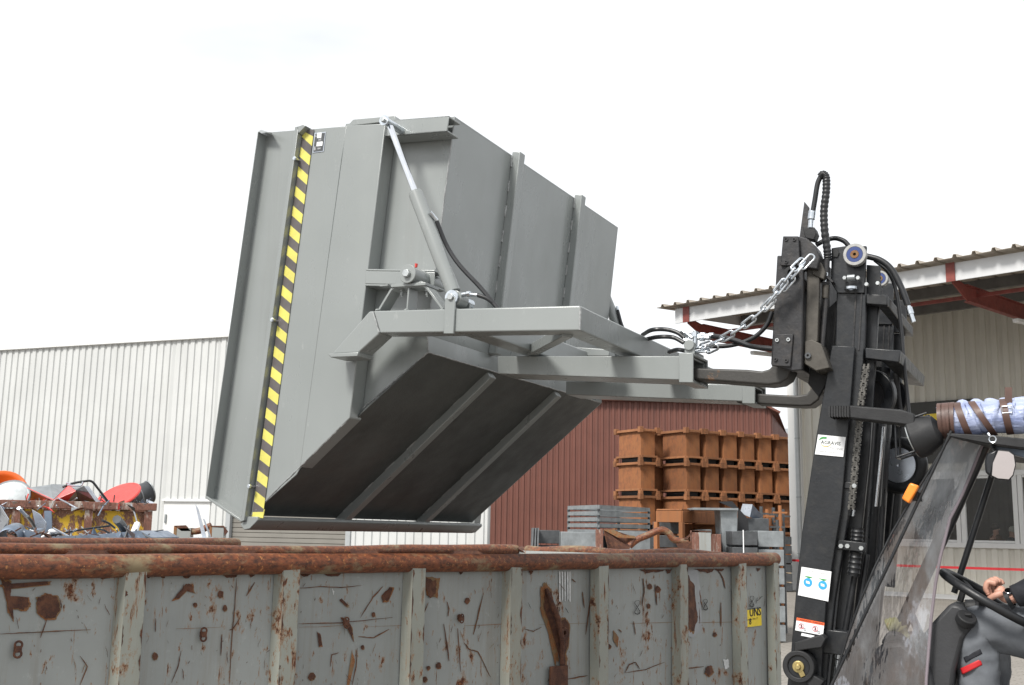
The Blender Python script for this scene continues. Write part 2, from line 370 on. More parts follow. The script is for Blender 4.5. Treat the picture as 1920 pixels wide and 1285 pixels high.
# ================================================================ TIPPING SKIP
C0, CW_, CF_ = 3.90, 3.985, 5.93
base = onC(700, 700, 4.9)
skip = thing('tipping_skip', base, 'grey steel tipping skip with yellow and black striped edge, held tilted above rusty container', 'tipping skip')
P0 = onC(580, 243, C0); P1 = onC(853, 219, CW_); P2 = onC(801, 628, CW_); P3 = onC(803, 661, CW_); P4 = onC(470, 967, C0)
def off(p, c):
    return p + W * (c - p.dot(W))
T = .006
def plate(mb, poly, nrm, t_=T):
    mb.prism(poly, nrm * t_)
def farp(p): return off(p, CF_)
def sideplates(sgn, name_extra=None):
    """sgn +1: the side facing the camera; -1: the far side. d moves a near-plane point to its place"""
    def D(x, y, c=C0, dc=0):
        p = onC(x, y, c)
        cc_ = c + dc
        return off(p, cc_ if sgn > 0 else (C0 + CF_ + .085) - cc_)
    # raised side wall with folded post
    if sgn < 0:
        mb = MB(); mb.prism([off(p, CF_) for p in (P0, P1, P2, P3, P4)], W * .006); mb.build('side_panel', SKIP, skip)
    mb = MB()
    mb.prism([D(580, 243), D(650, 237), D(640, 300), D(563, 877), D(556, 890), D(470, 967)], W * sgn * .006)
    if sgn > 0: mb.build('side_panel', SKIP, skip, bevel=.002)
    mb = MB()
    mb.prism([D(650, 236, C0, -.004), D(724, 232, C0, -.004), D(657, 784, C0, -.004), D(563, 877, C0, -.004)], W * sgn * .088)
    if sgn > 0: mb.build('side_post', SKIP, skip, bevel=.004)
    mb = MB()
    mb.prism([D(648, 232, CW_), D(853, 219, CW_), D(801, 628, CW_), D(803, 661, CW_), D(560, 880, CW_)], W * sgn * .006)
    if sgn > 0: mb.build('side_panel', SKIP, skip, bevel=.002)
    # horizontal hat beam, open end to the right
    mb = MB()
    a, b_, c_, d_ = D(688, 505, C0, -.008), D(817, 507, C0, -.008), D(816, 540, C0, -.008), D(686, 537, C0, -.008)
    v = W * sgn
    mb.prism([a, b_, b_ + (c_ - b_) * .12, a + (d_ - a) * .12], v * .09); mb.prism([d_, c_, c_ + (b_ - c_) * .12, d_ + (a - d_) * .12], v * .09); mb.prism([a + (d_ - a) * .12, b_ + (c_ - b_) * .12, c_ + (b_ - c_) * .12, d_ + (a - d_) * .12], v * .006)
    mb.build('hat_beam', SKIP, skip, bevel=.003)
    # upper channel for the ram
    mb = MB()
    a, b_, c_, d_ = D(722, 226, 3.875), D(842, 217, 3.875), D(838, 247, 3.875), D(722, 256, 3.875)
    mb.prism([a, b_, c_, d_], v * .007); mb.prism([a, b_, b_ + (c_ - b_) * .12, a + (d_ - a) * .12], v * .10); mb.prism([d_, c_, c_ + (b_ - c_) * .12, d_ + (a - d_) * .12], v * .10)
    mb.prism([a, d_, d_ + (c_ - d_) * .05, a + (b_ - a) * .05], v * .10)
    if sgn > 0: mb.build('ram_channel', SKIP, skip, bevel=.003)
    # folded hood over the post
    mb = MB()
    mb.prism([D(662, 224), D(740, 217), D(743, 226), D(650, 237)], v * .07)
    mb.build('post_cap', SKIP, skip, bevel=.003)
    # support arm of the fork frame
    mb = MB(); cc_ = 3.775
    mb.prism([D(700, 583, cc_), D(1088, 573, cc_), D(1088, 620, cc_), D(712, 625, cc_)], v * .10)
    mb.build('support_arm', SKIP, skip, bevel=.006, seg=3)
    mb = MB(); mb.prism([D(692, 584, cc_), D(700, 583, cc_), D(712, 625, cc_), D(672, 662, cc_), D(622, 664, cc_)], v * .10)
    mb.build('arm_end', SKIP, skip, bevel=.006, seg=3)
    mb = MB(); mb.prism([D(616, 664, cc_, -.008), D(674, 661, cc_, -.008), D(672, 669, cc_, -.008), D(622, 671, cc_, -.008)], v * .115)
    mb.build('foot_plate', SKIP, skip, bevel=.003)
    # clevis of the ram on the arm
    mb = MB(); q = [D(837, 560, cc_, -.012), D(856, 558, cc_, -.012), D(853, 627, cc_, -.012), D(834, 627, cc_, -.012)]
    mb.prism(q, v * .012); mb.prism([D(839, 560, cc_, .10), D(858, 558, cc_, .10), D(858, 580, cc_, .10), D(839, 580, cc_, .10)], v * .012)
    mb.build('ram_clevis', SKIP, skip, bevel=.003)
    for p, q, r_ in ((D(853, 560, cc_, -.006), D(851, 627, cc_, -.006), .005), (D(700, 585, cc_, -.001), D(711, 624, cc_, -.001), .004), (D(1088, 576, cc_, 0), D(1087, 619, cc_, 0), .005)):
        mb = MB(); mb.tube([p.lerp(q, i / 8) for i in range(9)], [r_ * random.uniform(.7, 1.2) for i in range(9)], 6); mb.build('weld_seam', WELD, skip)
    # hydraulic ram
    cr_ = 3.775 if sgn > 0 else 3.875
    top = D(729, 231, cr_); bot = D(848, 558, cr_, .03)
    ax = (bot - top).normalized(); L = (bot - top).length
    ram = MB(); ram.cyl(top + ax * (L * .415), bot - ax * .03, .031, 28); ram.cyl(top + ax * (L * .405), top + ax * (L * .43), .028, 28)
    ramo = ram.build('hydraulic_ram', SKIP, skip, bevel=.003)
    rd = MB(); rd.cyl(top + ax * .02, top + ax * (L * .42), .0135, 20)
    rd.build('piston_rod', CHROME, ramo)
    for pt, nm, rad in ((top, 'pivot_pin', .021), (bot, 'pivot_pin', .027)):
        mb = MB(); mb.cyl(pt - v * .035, pt + v * .12, rad * .8, 20); mb.ring(pt - v * .036, v, rad * .5, rad * 1.1, .006, 24)
        mb.build(nm, ZINC, skip); mb = MB(); mb.hexnut(pt - v * .044, v, rad * .55, .014); mb.build('bolt', BOLT, skip, bevel=.0015)
    mb = MB(); mb.cyl(bot - v * .02, bot + v * .05, .034, 24); mb.build('ram_eye', SKIP, skip, bevel=.003)
    # hoses from the ram
    f = MB(); q1 = D(806, 398, cr_); q1b = D(812, 410, cr_, .03)
    f.cyl(q1, q1b, .009, 10); f.build('hose_fitting', ZINC, skip); f = MB(); f.cyl(D(860, 550, cr_, .03), D(868, 549, cr_, .03), .010, 12); f.hexnut(D(872, 549, cr_, .03), A, .012, .016); f.cyl(D(868, 549, cr_, .03), D(889, 551, cr_, .03), .008, 12)
    f.build('hose_fitting', ZINC, skip)
    h = MB(); h.tube(smooth_path([D(812, 412, cr_, .03), D(826, 455, cr_, .05), D(850, 492, cr_, .05), D(890, 535, cr_, .05), D(925, 577, cr_, .05)]), .0095, 10)
    h.build('hydraulic_hose', RUBBER, skip)
    h = MB(); h.tube(smooth_path([D(889, 551, cr_, .03), D(903, 556, cr_, .04), D(915, 566, cr_, .05), D(922, 580, cr_, .06)]), .0085, 10)
    h.build('hydraulic_hose', RUBBER, skip)
    # bearing bracket standing on the arm
    mb = MB(); cb = cc_ + .02
    path = [D(709, 583, cb), D(733, 543, cb), D(741, 539, cb), D(793, 536, cb), D(800, 540, cb), D(829, 579, cb)]
    for i in range(len(path) - 1):
        d = (path[i + 1] - path[i]).normalized(); up_ = v.cross(d)
        mb.bar(path[i] + v * .035, path[i + 1] + v * .035, .07, .010, up_, ext=.002)
    mb.bar(D(763, 580, cb, .035), D(766, 540, cb, .035), .008, .07, W)
    mb.build('bearing_bracket', SKIP, skip, bevel=.0015)
    mb = MB(); mb.prism([D(735, 534, cb, -.01), D(800, 530, cb, -.01), D(800, 536, cb, -.01), D(735, 540, cb, -.01)], v * .11)
    mb.prism([D(760, 528, cb, 0), D(790, 527, cb, 0), D(796, 532, cb, 0), D(755, 534, cb, 0)], v * .09)
    mb.build('bearing_plate', SKIP, skip, bevel=.002)
    mb = MB(); bc = D(770, 516, cb); mb.cyl(bc - v * .02, bc + v * .19, .036, 28); mb.ring(bc - v * .022, v, .014, .040, .008, 28); mb.cyl(bc, bc + v * .26, .02, 20)
    bo = mb.build('bearing_tube', SKIP, skip, bevel=.002)
    mb = MB(); mb.hexnut(bc - v * .034, v, .018, .016); mb.build('bolt', BOLT, bo, bevel=.002)
    mb = MB(); mb.cyl(bc + Z * .036 + A * .012 + v * .02, bc + Z * .052 + A * .014 + v * .02, .0055, 8, .007); mb.build('grease_nipple', REDL, bo)
    for x in (747, 795):
        mb = MB(); p = D(x, 541, cb, .03); mb.hexnut(p, Z, .012, .014); mb.cyl(p, p - Z * .03, .006, 10); mb.hexnut(p - Z * .018, Z, .009, .012); mb.build('bracket_bolt', SKIP, skip)
    for x in (709, 763, 829): mb = MB(); mb.ball(D(x, 582, cb, -.002), .009, 8, 6, (1.4, 1.4, .7)); mb.build('weld_seam', SKIP, skip)
    mb = MB(); mb.box(D(722, 536, cb, .01), (.02, .02, .003), (A, W, Z)); mb.build('shim', SKIP, skip)
    # end tray beyond the mouth with folded flange
    mb = MB(); mb.prism([D(488, 250, 3.935), D(572, 243, 3.935), D(462, 976, 3.935), D(389, 933, 3.935)], v * .006)
    mb.build('end_flap', SKIP, skip)
    mb = MB()
    o1, o2, o3, o4 = D(483, 247, 3.875), D(385, 934, 3.875), D(453, 980, 3.875), D(556, 240, 3.875)
    mb.prism([o1, o1 + A * .004, o2 + A * .004, o2], v * .066)
    mb.prism([o2, o3, o3 + Z * .012, o2 + Z * .012], v * .008)
    mb.prism([o2, o3, o3 + Z * .004, o2 + Z * .004], v * .066)
    mb.prism([o1, D(510, 248, 3.875), D(510, 250, 3.93), D(489, 243, 3.93)], Z * -.004)
    mb.build('flap_flange', SKIP, skip, bevel=.0015)
    mb = MB()
    mb.prism([D(553, 238, 3.865), D(560, 237, 3.865), D(458, 976, 3.865), D(451, 979, 3.865)], v * .075)
    mb.prism([D(568, 234, 3.865), D(573, 236, 3.865), D(560, 250, 3.865), D(556, 238, 3.865)], v * .06)
    mb.prism([D(560, 237, 3.93), D(574, 236, 3.93), D(474, 974, 3.93), D(458, 976, 3.93)], v * .006)
    mb.build('edge_channel', SKIP, skip, bevel=.002)
    for x, y in ((552, 298), (510, 600), (467, 912)):
        mb = MB(); p = D(x + 2, y, 3.865); mb.cyl(p - v * .012, p + v * .03, .006, 10); mb.hexnut(p - v * .006, v, .010, .007); mb.build('flap_bolt', ZINC, skip)
    if sgn > 0:
        # hazard tape: parallelogram stripes
        mb = MB(); tl, tr, br_, bl = D(568, 246, C0 - .0035), D(589, 243, C0 - .0035), D(494, 960, C0 - .0035), D(473, 968, C0 - .0035)
        def L_(s_): return tl + (bl - tl) * s_
        def R_(s_): return tr + (br_ - tr) * s_
        n = 19; sh = .5 / n * 1.1
        for k in range(-1, 2 * n + 1):
            s0, s1 = k * .5 / n - .010, (k + 1) * .5 / n - .010
            mb.mi = k % 2
            pts = []
            if s1 <= 0 or s0 >= 1: pts = None
            c0_, c1_ = max(0, s0), min(1, s1); r0, r1 = min(1, max(0, s0 + sh)), min(1, max(0, s1 + sh))
            if c1_ > c0_ or r1 > r0: mb.prism([L_(max(0, min(1, c0_))), R_(r0), R_(max(r1, r0 + 1e-4)), L_(max(c1_, 1e-4))], -W * .0008)
        mb.mi = 0; mb.prism([tl, tr, R_(min(1, max(0, -.01 + sh - .5 / n)))], -W * .0008) if False else None
        mb.build('hazard_tape', [YELT, GRYT], skip, smooth=0)
        mb = MB(); mb.prism([D(470, 968, C0), D(473, 968, C0), D(497, 955, C0), D(494, 972, C0)], -W * .004)
        mb.build('tape_corner', YELT, skip)
        mb = MB(); pl_ = C0 - .0015
        mb.prism([D(590, 250, pl_), D(611, 247.5, pl_), D(607, 284.5, pl_), D(586, 287, pl_)], -W * .0012); o = mb.build('name_plate', SHTW, skip)
        mb = MB(); mb.prism([D(591.5, 251.5, pl_, -.002), D(609.5, 249.5, pl_, -.002), D(605.5, 283, pl_, -.002), D(588, 285.2, pl_, -.002)], -W * .0006); mb.build('plate_face', STD, o)
        mb = MB()
        for q in ([(596, 250), (604, 249.3), (603, 259), (595, 259.8)], [(595, 267), (606, 265.8), (605, 274), (594, 275.3)]):
            mb.prism([D(x, y, pl_, -.003) for x, y in q], -W * .0005)
        for k in range(3): mb.prism([D(x, y, pl_, -.003) for x, y in ((590.5, 276 + 2.4 * k), (592, 276 + 2.4 * k), (592, 277.4 + 2.4 * k), (590.5, 277.4 + 2.4 * k))], -W * .0005)
        add_text(mb, 'CE', D(591.0, 258, pl_, -.0035), A, Z, .016); add_text(mb, 'KG', D(598, 264.5, pl_, -.0035), A, Z, .012); add_text(mb, '1500', D(595, 281, pl_, -.0035), A, Z, .010)
        mb.build('plate_print', WHITE, o)
sideplates(1)
sideplates(-1)
# back, heel, floor and top plates across the width
bk = MB(); bn = ((farp(P1) - P1).cross(P2 - P1)).normalized()
if bn.dot(A) > 0: bn = -bn
BULGE = .004
bk.prism([P1, farp(P1), farp(P2), P2], bn * T); bko = bk.build('back_panel', SKIP, skip, bevel=.0015)
hl = MB(); hl.prism([P2, farp(P2), farp(P3), P3], bn * T); hl.build('heel_panel', SKIP, skip)
fl = MB(); fn_ = ((farp(P4) - P4).cross(P3 - P4)).normalized()
if fn_.z < 0: fn_ = -fn_
P4b = off(P4, C0)
fl.prism([P3, farp(P3), farp(P4), P4b, off(onC(560, 880, C0), C0), off(onC(565, 857, C0), CW_)], fn_ * T) if False else fl.prism([off(P3, CW_), farp(P3), farp(P4), P4b], fn_ * T)
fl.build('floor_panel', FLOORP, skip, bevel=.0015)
mb = MB(); n_ = W; a0 = onC(560, 880, C0); mb.prism([onC(576, 851, C0), onC(640, 802, C0), onC(657, 784, C0), onC(563, 889, C0), onC(557, 905, C0)], W * .085); None
tp = MB(); P0w = P0
tp.prism([P0, off(P0, CF_ + .085), farp(P1), P1], -Z * T); tp.build('top_panel', SKIP, skip)
# ribs on back and floor
for cc_ in (C0 + .667, C0 + 1.418):
    mb = MB(); q0 = off(P1, cc_) + (P1 - P2).normalized() * .016; q1 = off(P2, cc_)
    mb.bar(q0 + A * .022, q1 + A * .022, .055, .046, A); mb.build('back_rib', SKIP, skip, bevel=.005, seg=3)
    for k in range(8):
        mb = MB(); s0 = k / 8 + .02
        pa = q0.lerp(q1, s0) - W * .029 + A * .002; pb = q0.lerp(q1, s0 + .055) - W * .029 + A * .002
        pts = [pa.lerp(pb, i / 6) + A * random.uniform(-.0015, .0015) for i in range(7)]
        mb.tube(pts, [random.uniform(.004, .007) for _ in pts], 6); mb.build('weld_seam', WELD, skip)
    mb = MB(); q0 = off(P3, cc_).lerp(off(P4, cc_), .012) - fn_ * .012; q1 = off(P4, cc_) - fn_ * .02
    mb.bar(q0, q1 + (q1 - q0).normalized() * .02, .055, .045, fn_); mb.build('floor_rib', SKIP, skip, bevel=.004)
    for k in range(7):
        mb = MB(); s0 = k / 7 + .03; pa = q0.lerp(q1, s0) - W * .029 + fn_ * .017; pb = q0.lerp(q1, s0 + .06) - W * .029 + fn_ * .017
        mb.tube([pa.lerp(pb, i / 5) for i in range(6)], [random.uniform(.003, .005) for _ in range(6)], 6); mb.build('weld_seam', WELD, skip)
# corner weld lines
def bead(p, q, r=.0035, n=60):
    mb = MB(); mb.tube([p.lerp(q, i / n) + Vector([random.uniform(-.0012, .0012) for _ in range(3)]) for i in range(n + 1)], [random.uniform(r * .6, r * 1.3) for _ in range(n + 1)], 6); mb.build('weld_seam', WELD, skip)
bead(P1 - W * .002, P2 - W * .002); bead(P2, P3); bead(P3, farp(P3), n=80); bead(P3 - W * .002, onC(660, 783, CW_ - .002), n=50); bead(onC(650, 790, C0), P4)
# lip beam under the mouth
mb = MB(); l0 = onC(462, 979, C0 - .02); l1 = off(l0, CF_ + .03)
dl = (l1 - l0).normalized(); up_ = (Z * .9 + A * .15).normalized()
sec = [(-.035, -.012), (0, .024), (.06, .024), (.065, .010), (.055, 0), (.02, -.030), (-.012, -.035)]
mb.prism([l0 + A * x + Z * y for x, y in sec], l1 - l0); mb.build('lip_beam', SKIP, skip, bevel=.003)
for s in (.11, .34, .43, .63, .72, .93):
    mb = MB(); p = l0.lerp(l1, s); mb.box(p + A * .054 + Z * .012, (.006, .035, .006), (A, W, Z)); mb.build('weld_seam', WELD, skip)
# fork frame : cross tubes, fork pockets, braces
zA2 = onC(1088, 596, 3.775); e2 = .10
def crosstube(px, name):
    mb = MB(); a = onC(px, 573 if px > 1000 else 580, 3.79); bt = onC(px, 620 if px > 1000 else 624, 3.79)
    far_ = C0 + CF_ + .085 - 3.79
    a2 = onC(px - 42, 575 if px > 1000 else 581, 3.79); b2 = onC(px - 42, 621.5 if px > 1000 else 625, 3.79)
    mb.prism([a, bt, b2, a2], W * (far_ - 3.79)); mb.build(name, SKIP, skip, bevel=.006, seg=3)
crosstube(1087, 'cross_tube'); crosstube(897, 'cross_tube')
for cn, q in ((4.33, ((933, 668), (1296, 668), (1296, 713), (933, 701))), (5.10, ((1061, 715), (1412, 722), (1412, 753), (1061, 740)))):
    mb = MB(); a, b_, c_, d_ = [onC(x, y, cn) for x, y in q]
    wd = .185; t_ = .010; dn = (d_ - a).normalized()
    mb.prism([a, b_, c_, d_], W * t_); mb.prism([a + W * (wd - t_), b_ + W * (wd - t_), c_ + W * (wd - t_), d_ + W * (wd - t_)], W * t_)
    mb.prism([a + W * t_, b_ + W * t_, b_ + W * t_ + dn * t_, a + W * t_ + dn * t_], W * (wd - 2 * t_)); mb.prism([d_ + W * t_, c_ + W * t_, c_ + W * t_ - dn * t_, d_ + W * t_ - dn * t_], W * (wd - 2 * t_))
    mb.prism([a + W * t_, a + W * t_ + A * .01, d_ + W * t_ + A * .01, d_ + W * t_], W * (wd - 2 * t_))
    po = mb.build('fork_pocket', SKIP, skip, bevel=.003)
    # collar at the mouth
    mb = MB(); d = (b_ - a).normalized(); k = .05; g_ = .012
    a1, b1 = b_ - d * k - dn * g_, b_ + d * .012 - dn * g_; c1, d1 = c_ + d * .012 + dn * g_, c_ - d * k + dn * g_
    mb.prism([a1 - W * g_, b1 - W * g_, c1 - W * g_, d1 - W * g_], W * g_); mb.prism([a1 + W * wd, b1 + W * wd, c1 + W * wd, d1 + W * wd], W * g_)
    mb.prism([a1, b1, b1 + dn * g_, a1 + dn * g_], W * wd); mb.prism([d1, c1, c1 - dn * g_, d1 - dn * g_], W * wd)
    mb.build('pocket_collar', SKIP, po, bevel=.003)
    if cn < 5:
        mb = MB(); mb.box(b1 - d * .025 + W * .09 + Z * .006, (.018, .07, .008), (A, W, Z)); mb.cyl(b1 + W * .0 - d * .022 + Z * .035, b1 + W * .035 - d * .022 + Z * .035, .022, 18)
        mb.prism([b1 - d * .045 + W * .01, b1 - d * .0 + W * .01, b1 - d * .005 + W * .01 + Z * .045, b1 - d * .04 + W * .01 + Z * .045], W * .012)
        mb.build('chain_lug', SKIP, po, bevel=.002)
# diagonal braces
mb = MB(); mb.bar(onC(1064, 622, 3.86), onC(997, 658, 4.34), .045, .045); mb.build('diagonal_brace', SKIP, skip, bevel=.003)
mb = MB(); mb.prism([onC(992, 638, 4.34), onC(1001, 637, 4.34), onC(1001, 661, 4.34), onC(992, 662, 4.34)], W * .05); mb.build('brace_plate', SKIP, skip)
mb = MB(); mb.prism([onC(1008, 646, 4.9), onC(1142, 655, 4.9), onC(1142, 668, 4.9), onC(1000, 668, 4.9)], W * .08); mb.build('cross_plate', SKIP, skip, bevel=.004)
# manifold fittings and hoses on the near pocket
m0 = onC(1300, 636, 4.45)
mb = MB(); mb.cyl(onC(1303, 655, 4.45), onC(1304, 622, 4.45), .011, 10); mb.hexnut(onC(1304, 628, 4.45), Z, .018, .02)
for p, q in (((1282, 637), (1300, 648)), ((1278, 620), (1298, 634)), ((1304, 630), (1332, 630)), ((1304, 634), (1330, 634))):
    mb.cyl(onC(*p, 4.45), onC(*q, 4.45), .009, 10); mb.hexnut(onC((p[0] + q[0]) / 2, (p[1] + q[1]) / 2, 4.45), onC(*q, 4.45) - onC(*p, 4.45), .015, .02)
mb.build('hose_manifold', ZINC, skip)
for pts in (((1205, 628), (1222, 619), (1248, 618), (1270, 624), (1283, 634)), ((1213, 636), (1235, 632), (1262, 633), (1282, 643)), ((1255, 660), (1270, 656), (1285, 658))):
    mb = MB(); mb.tube(smooth_path([onC(x, y, 4.6 if i == 0 else 4.45) for i, (x, y) in enumerate(pts)]), .0095, 10); mb.build('hydraulic_hose', RUBBER, skip)
# ================================================================ GREY RUSTY SCRAP CONTAINER (foreground)
PC = .811; E_ = Vector((math.cos(PC), math.sin(PC), 0)); N_ = Vector((-math.sin(PC), math.cos(PC), 0))
RIB = .679; KZ = Vector((-1.351, 4.0, HC - .145)); WID = 2.3; PR = .041
KS, KE = -2.6, 6.62
def cpt(k, n=0, z=None):
    p = KZ + E_ * (RIB * k) + N_ * n; return p if z is None else Vector((p.x, p.y, z))
WALLP = cpt(0, .02)
def onW(x, y, o_=0): return onN(x, y, N_, WALLP - N_ * o_)
cont = thing('scrap_container', cpt(2, 1.15, 0), 'long grey painted scrap container, rust scarred, with rusty pipe rim under the tilted skip', 'container')
WIG = [random.uniform(-1, 1) for _ in range(60)]
def wavy(p, q, n, amp, dip=None):
    pts = []
    for i in range(n + 1):
        s_ = i / n; p_ = p.lerp(q, s_)
        d = math.sin(s_ * 17 + 1) * .4 + math.sin(s_ * 41) * .3 + math.sin(s_ * 7) * .5
        pts.append(p_ + Z * (d * amp) + (dip(s_) if dip else Vector()))
    return pts
# wall panels with fine dents
mb = MB()
def wallfn(u, v_):
    k = KS + (KE - KS) * u; z_ = .28 + (HC - .145 - .28) * v_
    b_ = .012 * math.sin(math.pi * ((k) % 1)) * math.sin(v_ * 3.0) + .004 * math.sin(k * 9 + v_ * 5)
    return cpt(k, .02 + b_, z_)
mb.grid(wallfn, 150, 14)
# marks that belong to the paint: jagged patches lying on the sheet
def blob(pts, o_=.0035, jag=.12, n=6, nohalo=False):
    cx = sum(p[0] for p in pts) / len(pts); cy = sum(p[1] for p in pts) / len(pts); res = []
    if mb.mi == 1 and not nohalo:
        mb.mi = 2; blob([(cx + (x - cx) * 1.12 + .4, cy + (y - cy) * 1.12 + 1) for x, y in pts], o_ * .45, .07, 6, True); mb.mi = 1
    for i in range(len(pts)):
        a, b_ = pts[i], pts[(i + 1) % len(pts)]
        for k in range(n):
            s_ = k / n; x = a[0] + (b_[0] - a[0]) * s_; y = a[1] + (b_[1] - a[1]) * s_
            r_ = 1 + random.uniform(-jag, jag); res.append((cx + (x - cx) * r_, cy + (y - cy) * r_))
    mb.face([surf(x, y, o_) for x, y in res])
def surf(x, y, o_=0):
    p = onW(x, y); k = (p - KZ).dot(E_) / RIB; v_ = (p.z - .28) / (HC - .145 - .28)
    b_ = .012 * math.sin(math.pi * (k % 1)) * math.sin(v_ * 3.0) + .004 * math.sin(k * 9 + v_ * 5)
    return onN(x, y, N_, WALLP + N_ * (b_ - o_ - .002))
def stroke(pts, w_=1.2, o_=.003):
    """thin tapering scratch through photo points"""
    pp = []
    for i in range(len(pts) - 1):
        for k in range(5):
            s_ = k / 5; pp.append((pts[i][0] + (pts[i + 1][0] - pts[i][0]) * s_ + random.uniform(-.5, .5), pts[i][1] + (pts[i + 1][1] - pts[i][1]) * s_ + random.uniform(-.5, .5)))
    pp.append(pts[-1]); n = len(pp); Lp = []; Rp = []
    for i, p in enumerate(pp):
        a, b_ = pp[max(0, i - 1)], pp[min(n - 1, i + 1)]; dx, dy = b_[0] - a[0], b_[1] - a[1]; L = math.hypot(dx, dy) or 1
        w__ = w_ * .6 * (.25 + .75 * math.sin(math.pi * min(1, (i + .5) / n))) * random.uniform(.6, 1.2)
        Lp.append((p[0] - dy / L * w__, p[1] + dx / L * w__)); Rp.append((p[0] + dy / L * w__, p[1] - dx / L * w__))
    for i in range(n - 1): mb.face([surf(*Lp[i], o_), surf(*Lp[i + 1], o_), surf(*Rp[i + 1], o_), surf(*Rp[i], o_)])
mb.mi = 3   # white paint
for x0 in (1048, 1053, 1058, 1063, 1067): blob([(x0, 1072), (x0 + 3.2, 1072), (x0 + 3.0, 1130 + random.uniform(-8, 4)), (x0 + .8, 1128)], .002, .03)
mb.mi = 5; blob([(1282, 1068), (1308, 1068), (1314, 1110), (1316, 1180), (1300, 1196), (1278, 1190), (1276, 1120)], .0018, .02); mb.mi = 3
blob([(1356, 1238), (1366, 1236), (1367, 1252), (1360, 1256)], .002)
blob([(623, 1104), (627, 1110), (625, 1116)], .002, .3)
mb.mi = 2   # pale rust halo
for c in ([(1012, 1104), (1026, 1092), (1040, 1160), (1048, 1240), (1040, 1245), (1026, 1180), (1014, 1150)], [(795, 1080), (825, 1084), (820, 1122), (800, 1118)], [(1150, 1182), (1160, 1195), (1158, 1215), (1150, 1200)], [(660, 1220), (666, 1240), (655, 1285), (650, 1285)]): blob(c, .002, .08)
mb.mi = 1   # deep rust
blob([(70, 1122), (88, 1114), (108, 1120), (113, 1142), (104, 1158), (86, 1160), (70, 1148)], .004, .06)
blob([(4, 1090), (22, 1092), (20, 1118), (52, 1120), (55, 1134), (44, 1144), (24, 1140), (26, 1162), (16, 1145), (10, 1112)], .004, .08)
blob([(0, 1096), (90, 1090), (90, 1096), (20, 1104)], .0045, .05)
blob([(1022, 1102), (1034, 1110), (1040, 1145), (1052, 1168), (1060, 1230), (1062, 1285), (1030, 1285), (1033, 1252), (1052, 1246), (1040, 1200), (1030, 1166), (1020, 1140)], .006, .05)
blob([(1048, 1165), (1060, 1160), (1068, 1172), (1066, 1206), (1056, 1240), (1050, 1210)], .008, .05)
blob([(1277, 1092), (1290, 1080), (1303, 1098), (1305, 1140), (1309, 1160), (1300, 1184), (1288, 1176), (1276, 1178)], .005, .07)
blob([(796, 1084), (820, 1090), (818, 1112), (806, 1120), (797, 1100)], .005, .2)
blob([(325, 1124), (348, 1096), (360, 1096), (364, 1112), (350, 1108), (336, 1122)], .004, .12)
blob([(716, 1116), (730, 1102), (738, 1102), (728, 1126), (718, 1128)], .004, .15)
blob([(637, 1126), (640, 1122), (653, 1134), (650, 1138)], .003, .15)
blob([(1325, 1250), (1334, 1248), (1338, 1260), (1330, 1268), (1322, 1262)], .004, .1)
blob([(595, 1186), (601, 1190), (604, 1210), (598, 1212)], .003, .2)
blob([(640, 1160), (648, 1158), (660, 1176), (662, 1200), (652, 1180)], .003, .2)
for x, y, r_ in ((414, 1114, 6), (422, 1140, 5), (366, 1134, 4), (1216, 1136, 4), (1340, 1190, 4), (803, 1252, 4), (1142, 1212, 4), (862, 1158, 6), (876, 1126, 5), (700, 1152, 4), (680, 1214, 4), (797, 1274, 5), (822, 1248, 6), (584, 1268, 7), (290, 1230, 6), (1218, 1100, 5), (1233, 1105, 6)):
    blob([(x + r_ * math.cos(a) * random.uniform(.7, 1.1), y + r_ * 1.2 * math.sin(a) * random.uniform(.7, 1.1)) for a in np.linspace(0, 5.4, 7)], .003, .2, 2)
for s_ in ([(444, 1084), (440, 1140), (436, 1180), (430, 1285)], [(478, 1092), (462, 1118)], [(450, 1160), (436, 1180), (430, 1182)], [(554, 1104), (600, 1100), (640, 1102), (678, 1098)], [(676, 1158), (700, 1120), (718, 1100)],
           [(672, 1194), (700, 1196), (730, 1180)], [(788, 1176), (795, 1150), (803, 1130)], [(838, 1128), (842, 1142), (840, 1156)], [(832, 1170), (840, 1220), (842, 1240)], [(858, 1178), (864, 1260)], [(888, 1190), (906, 1115)],
           [(1098, 1190), (1104, 1150), (1110, 1096)], [(1092, 1110), (1096, 1140)], [(1346, 1068), (1356, 1085), (1360, 1104)], [(1228, 1096), (1232, 1135)], [(1206, 1085), (1208, 1110), (1204, 1136)], [(1172, 1262), (1210, 1256), (1246, 1242)],
           [(1172, 1262), (1180, 1246), (1192, 1242), (1200, 1255)], [(1285, 1254), (1320, 1250)], [(1062, 1274), (1102, 1267)], [(340, 1220), (334, 1250), (322, 1280)], [(292, 1160), (292, 1185)], [(150, 1230), (164, 1250), (150, 1285)],
           [(556, 1205), (552, 1230)], [(620, 1250), (622, 1228), (636, 1224)], [(88, 1162), (76, 1196)], [(1310, 1130), (1312, 1170)], [(660, 1285), (668, 1250), (670, 1215)], [(984, 1180), (1000, 1184), (1016, 1176)], [(1352, 1130), (1352, 1175)],
           [(1160, 1180), (1166, 1186)], [(1188, 1165), (1192, 1190)], [(1072, 1086), (1080, 1092)], [(870, 1205), (880, 1218), (896, 1222), (920, 1270)], [(416, 1190), (414, 1230)], [(0, 1189), (60, 1186), (170, 1181)], [(560, 1170), (640, 1168), (736, 1158)], [(1312, 1106), (1314, 1128), (1318, 1140)]):
    mb.mi = 2; stroke(s_, random.uniform(1.3, 2.2), .002); mb.mi = 1; stroke(s_, random.uniform(.9, 1.8))
rs = random.Random(3)
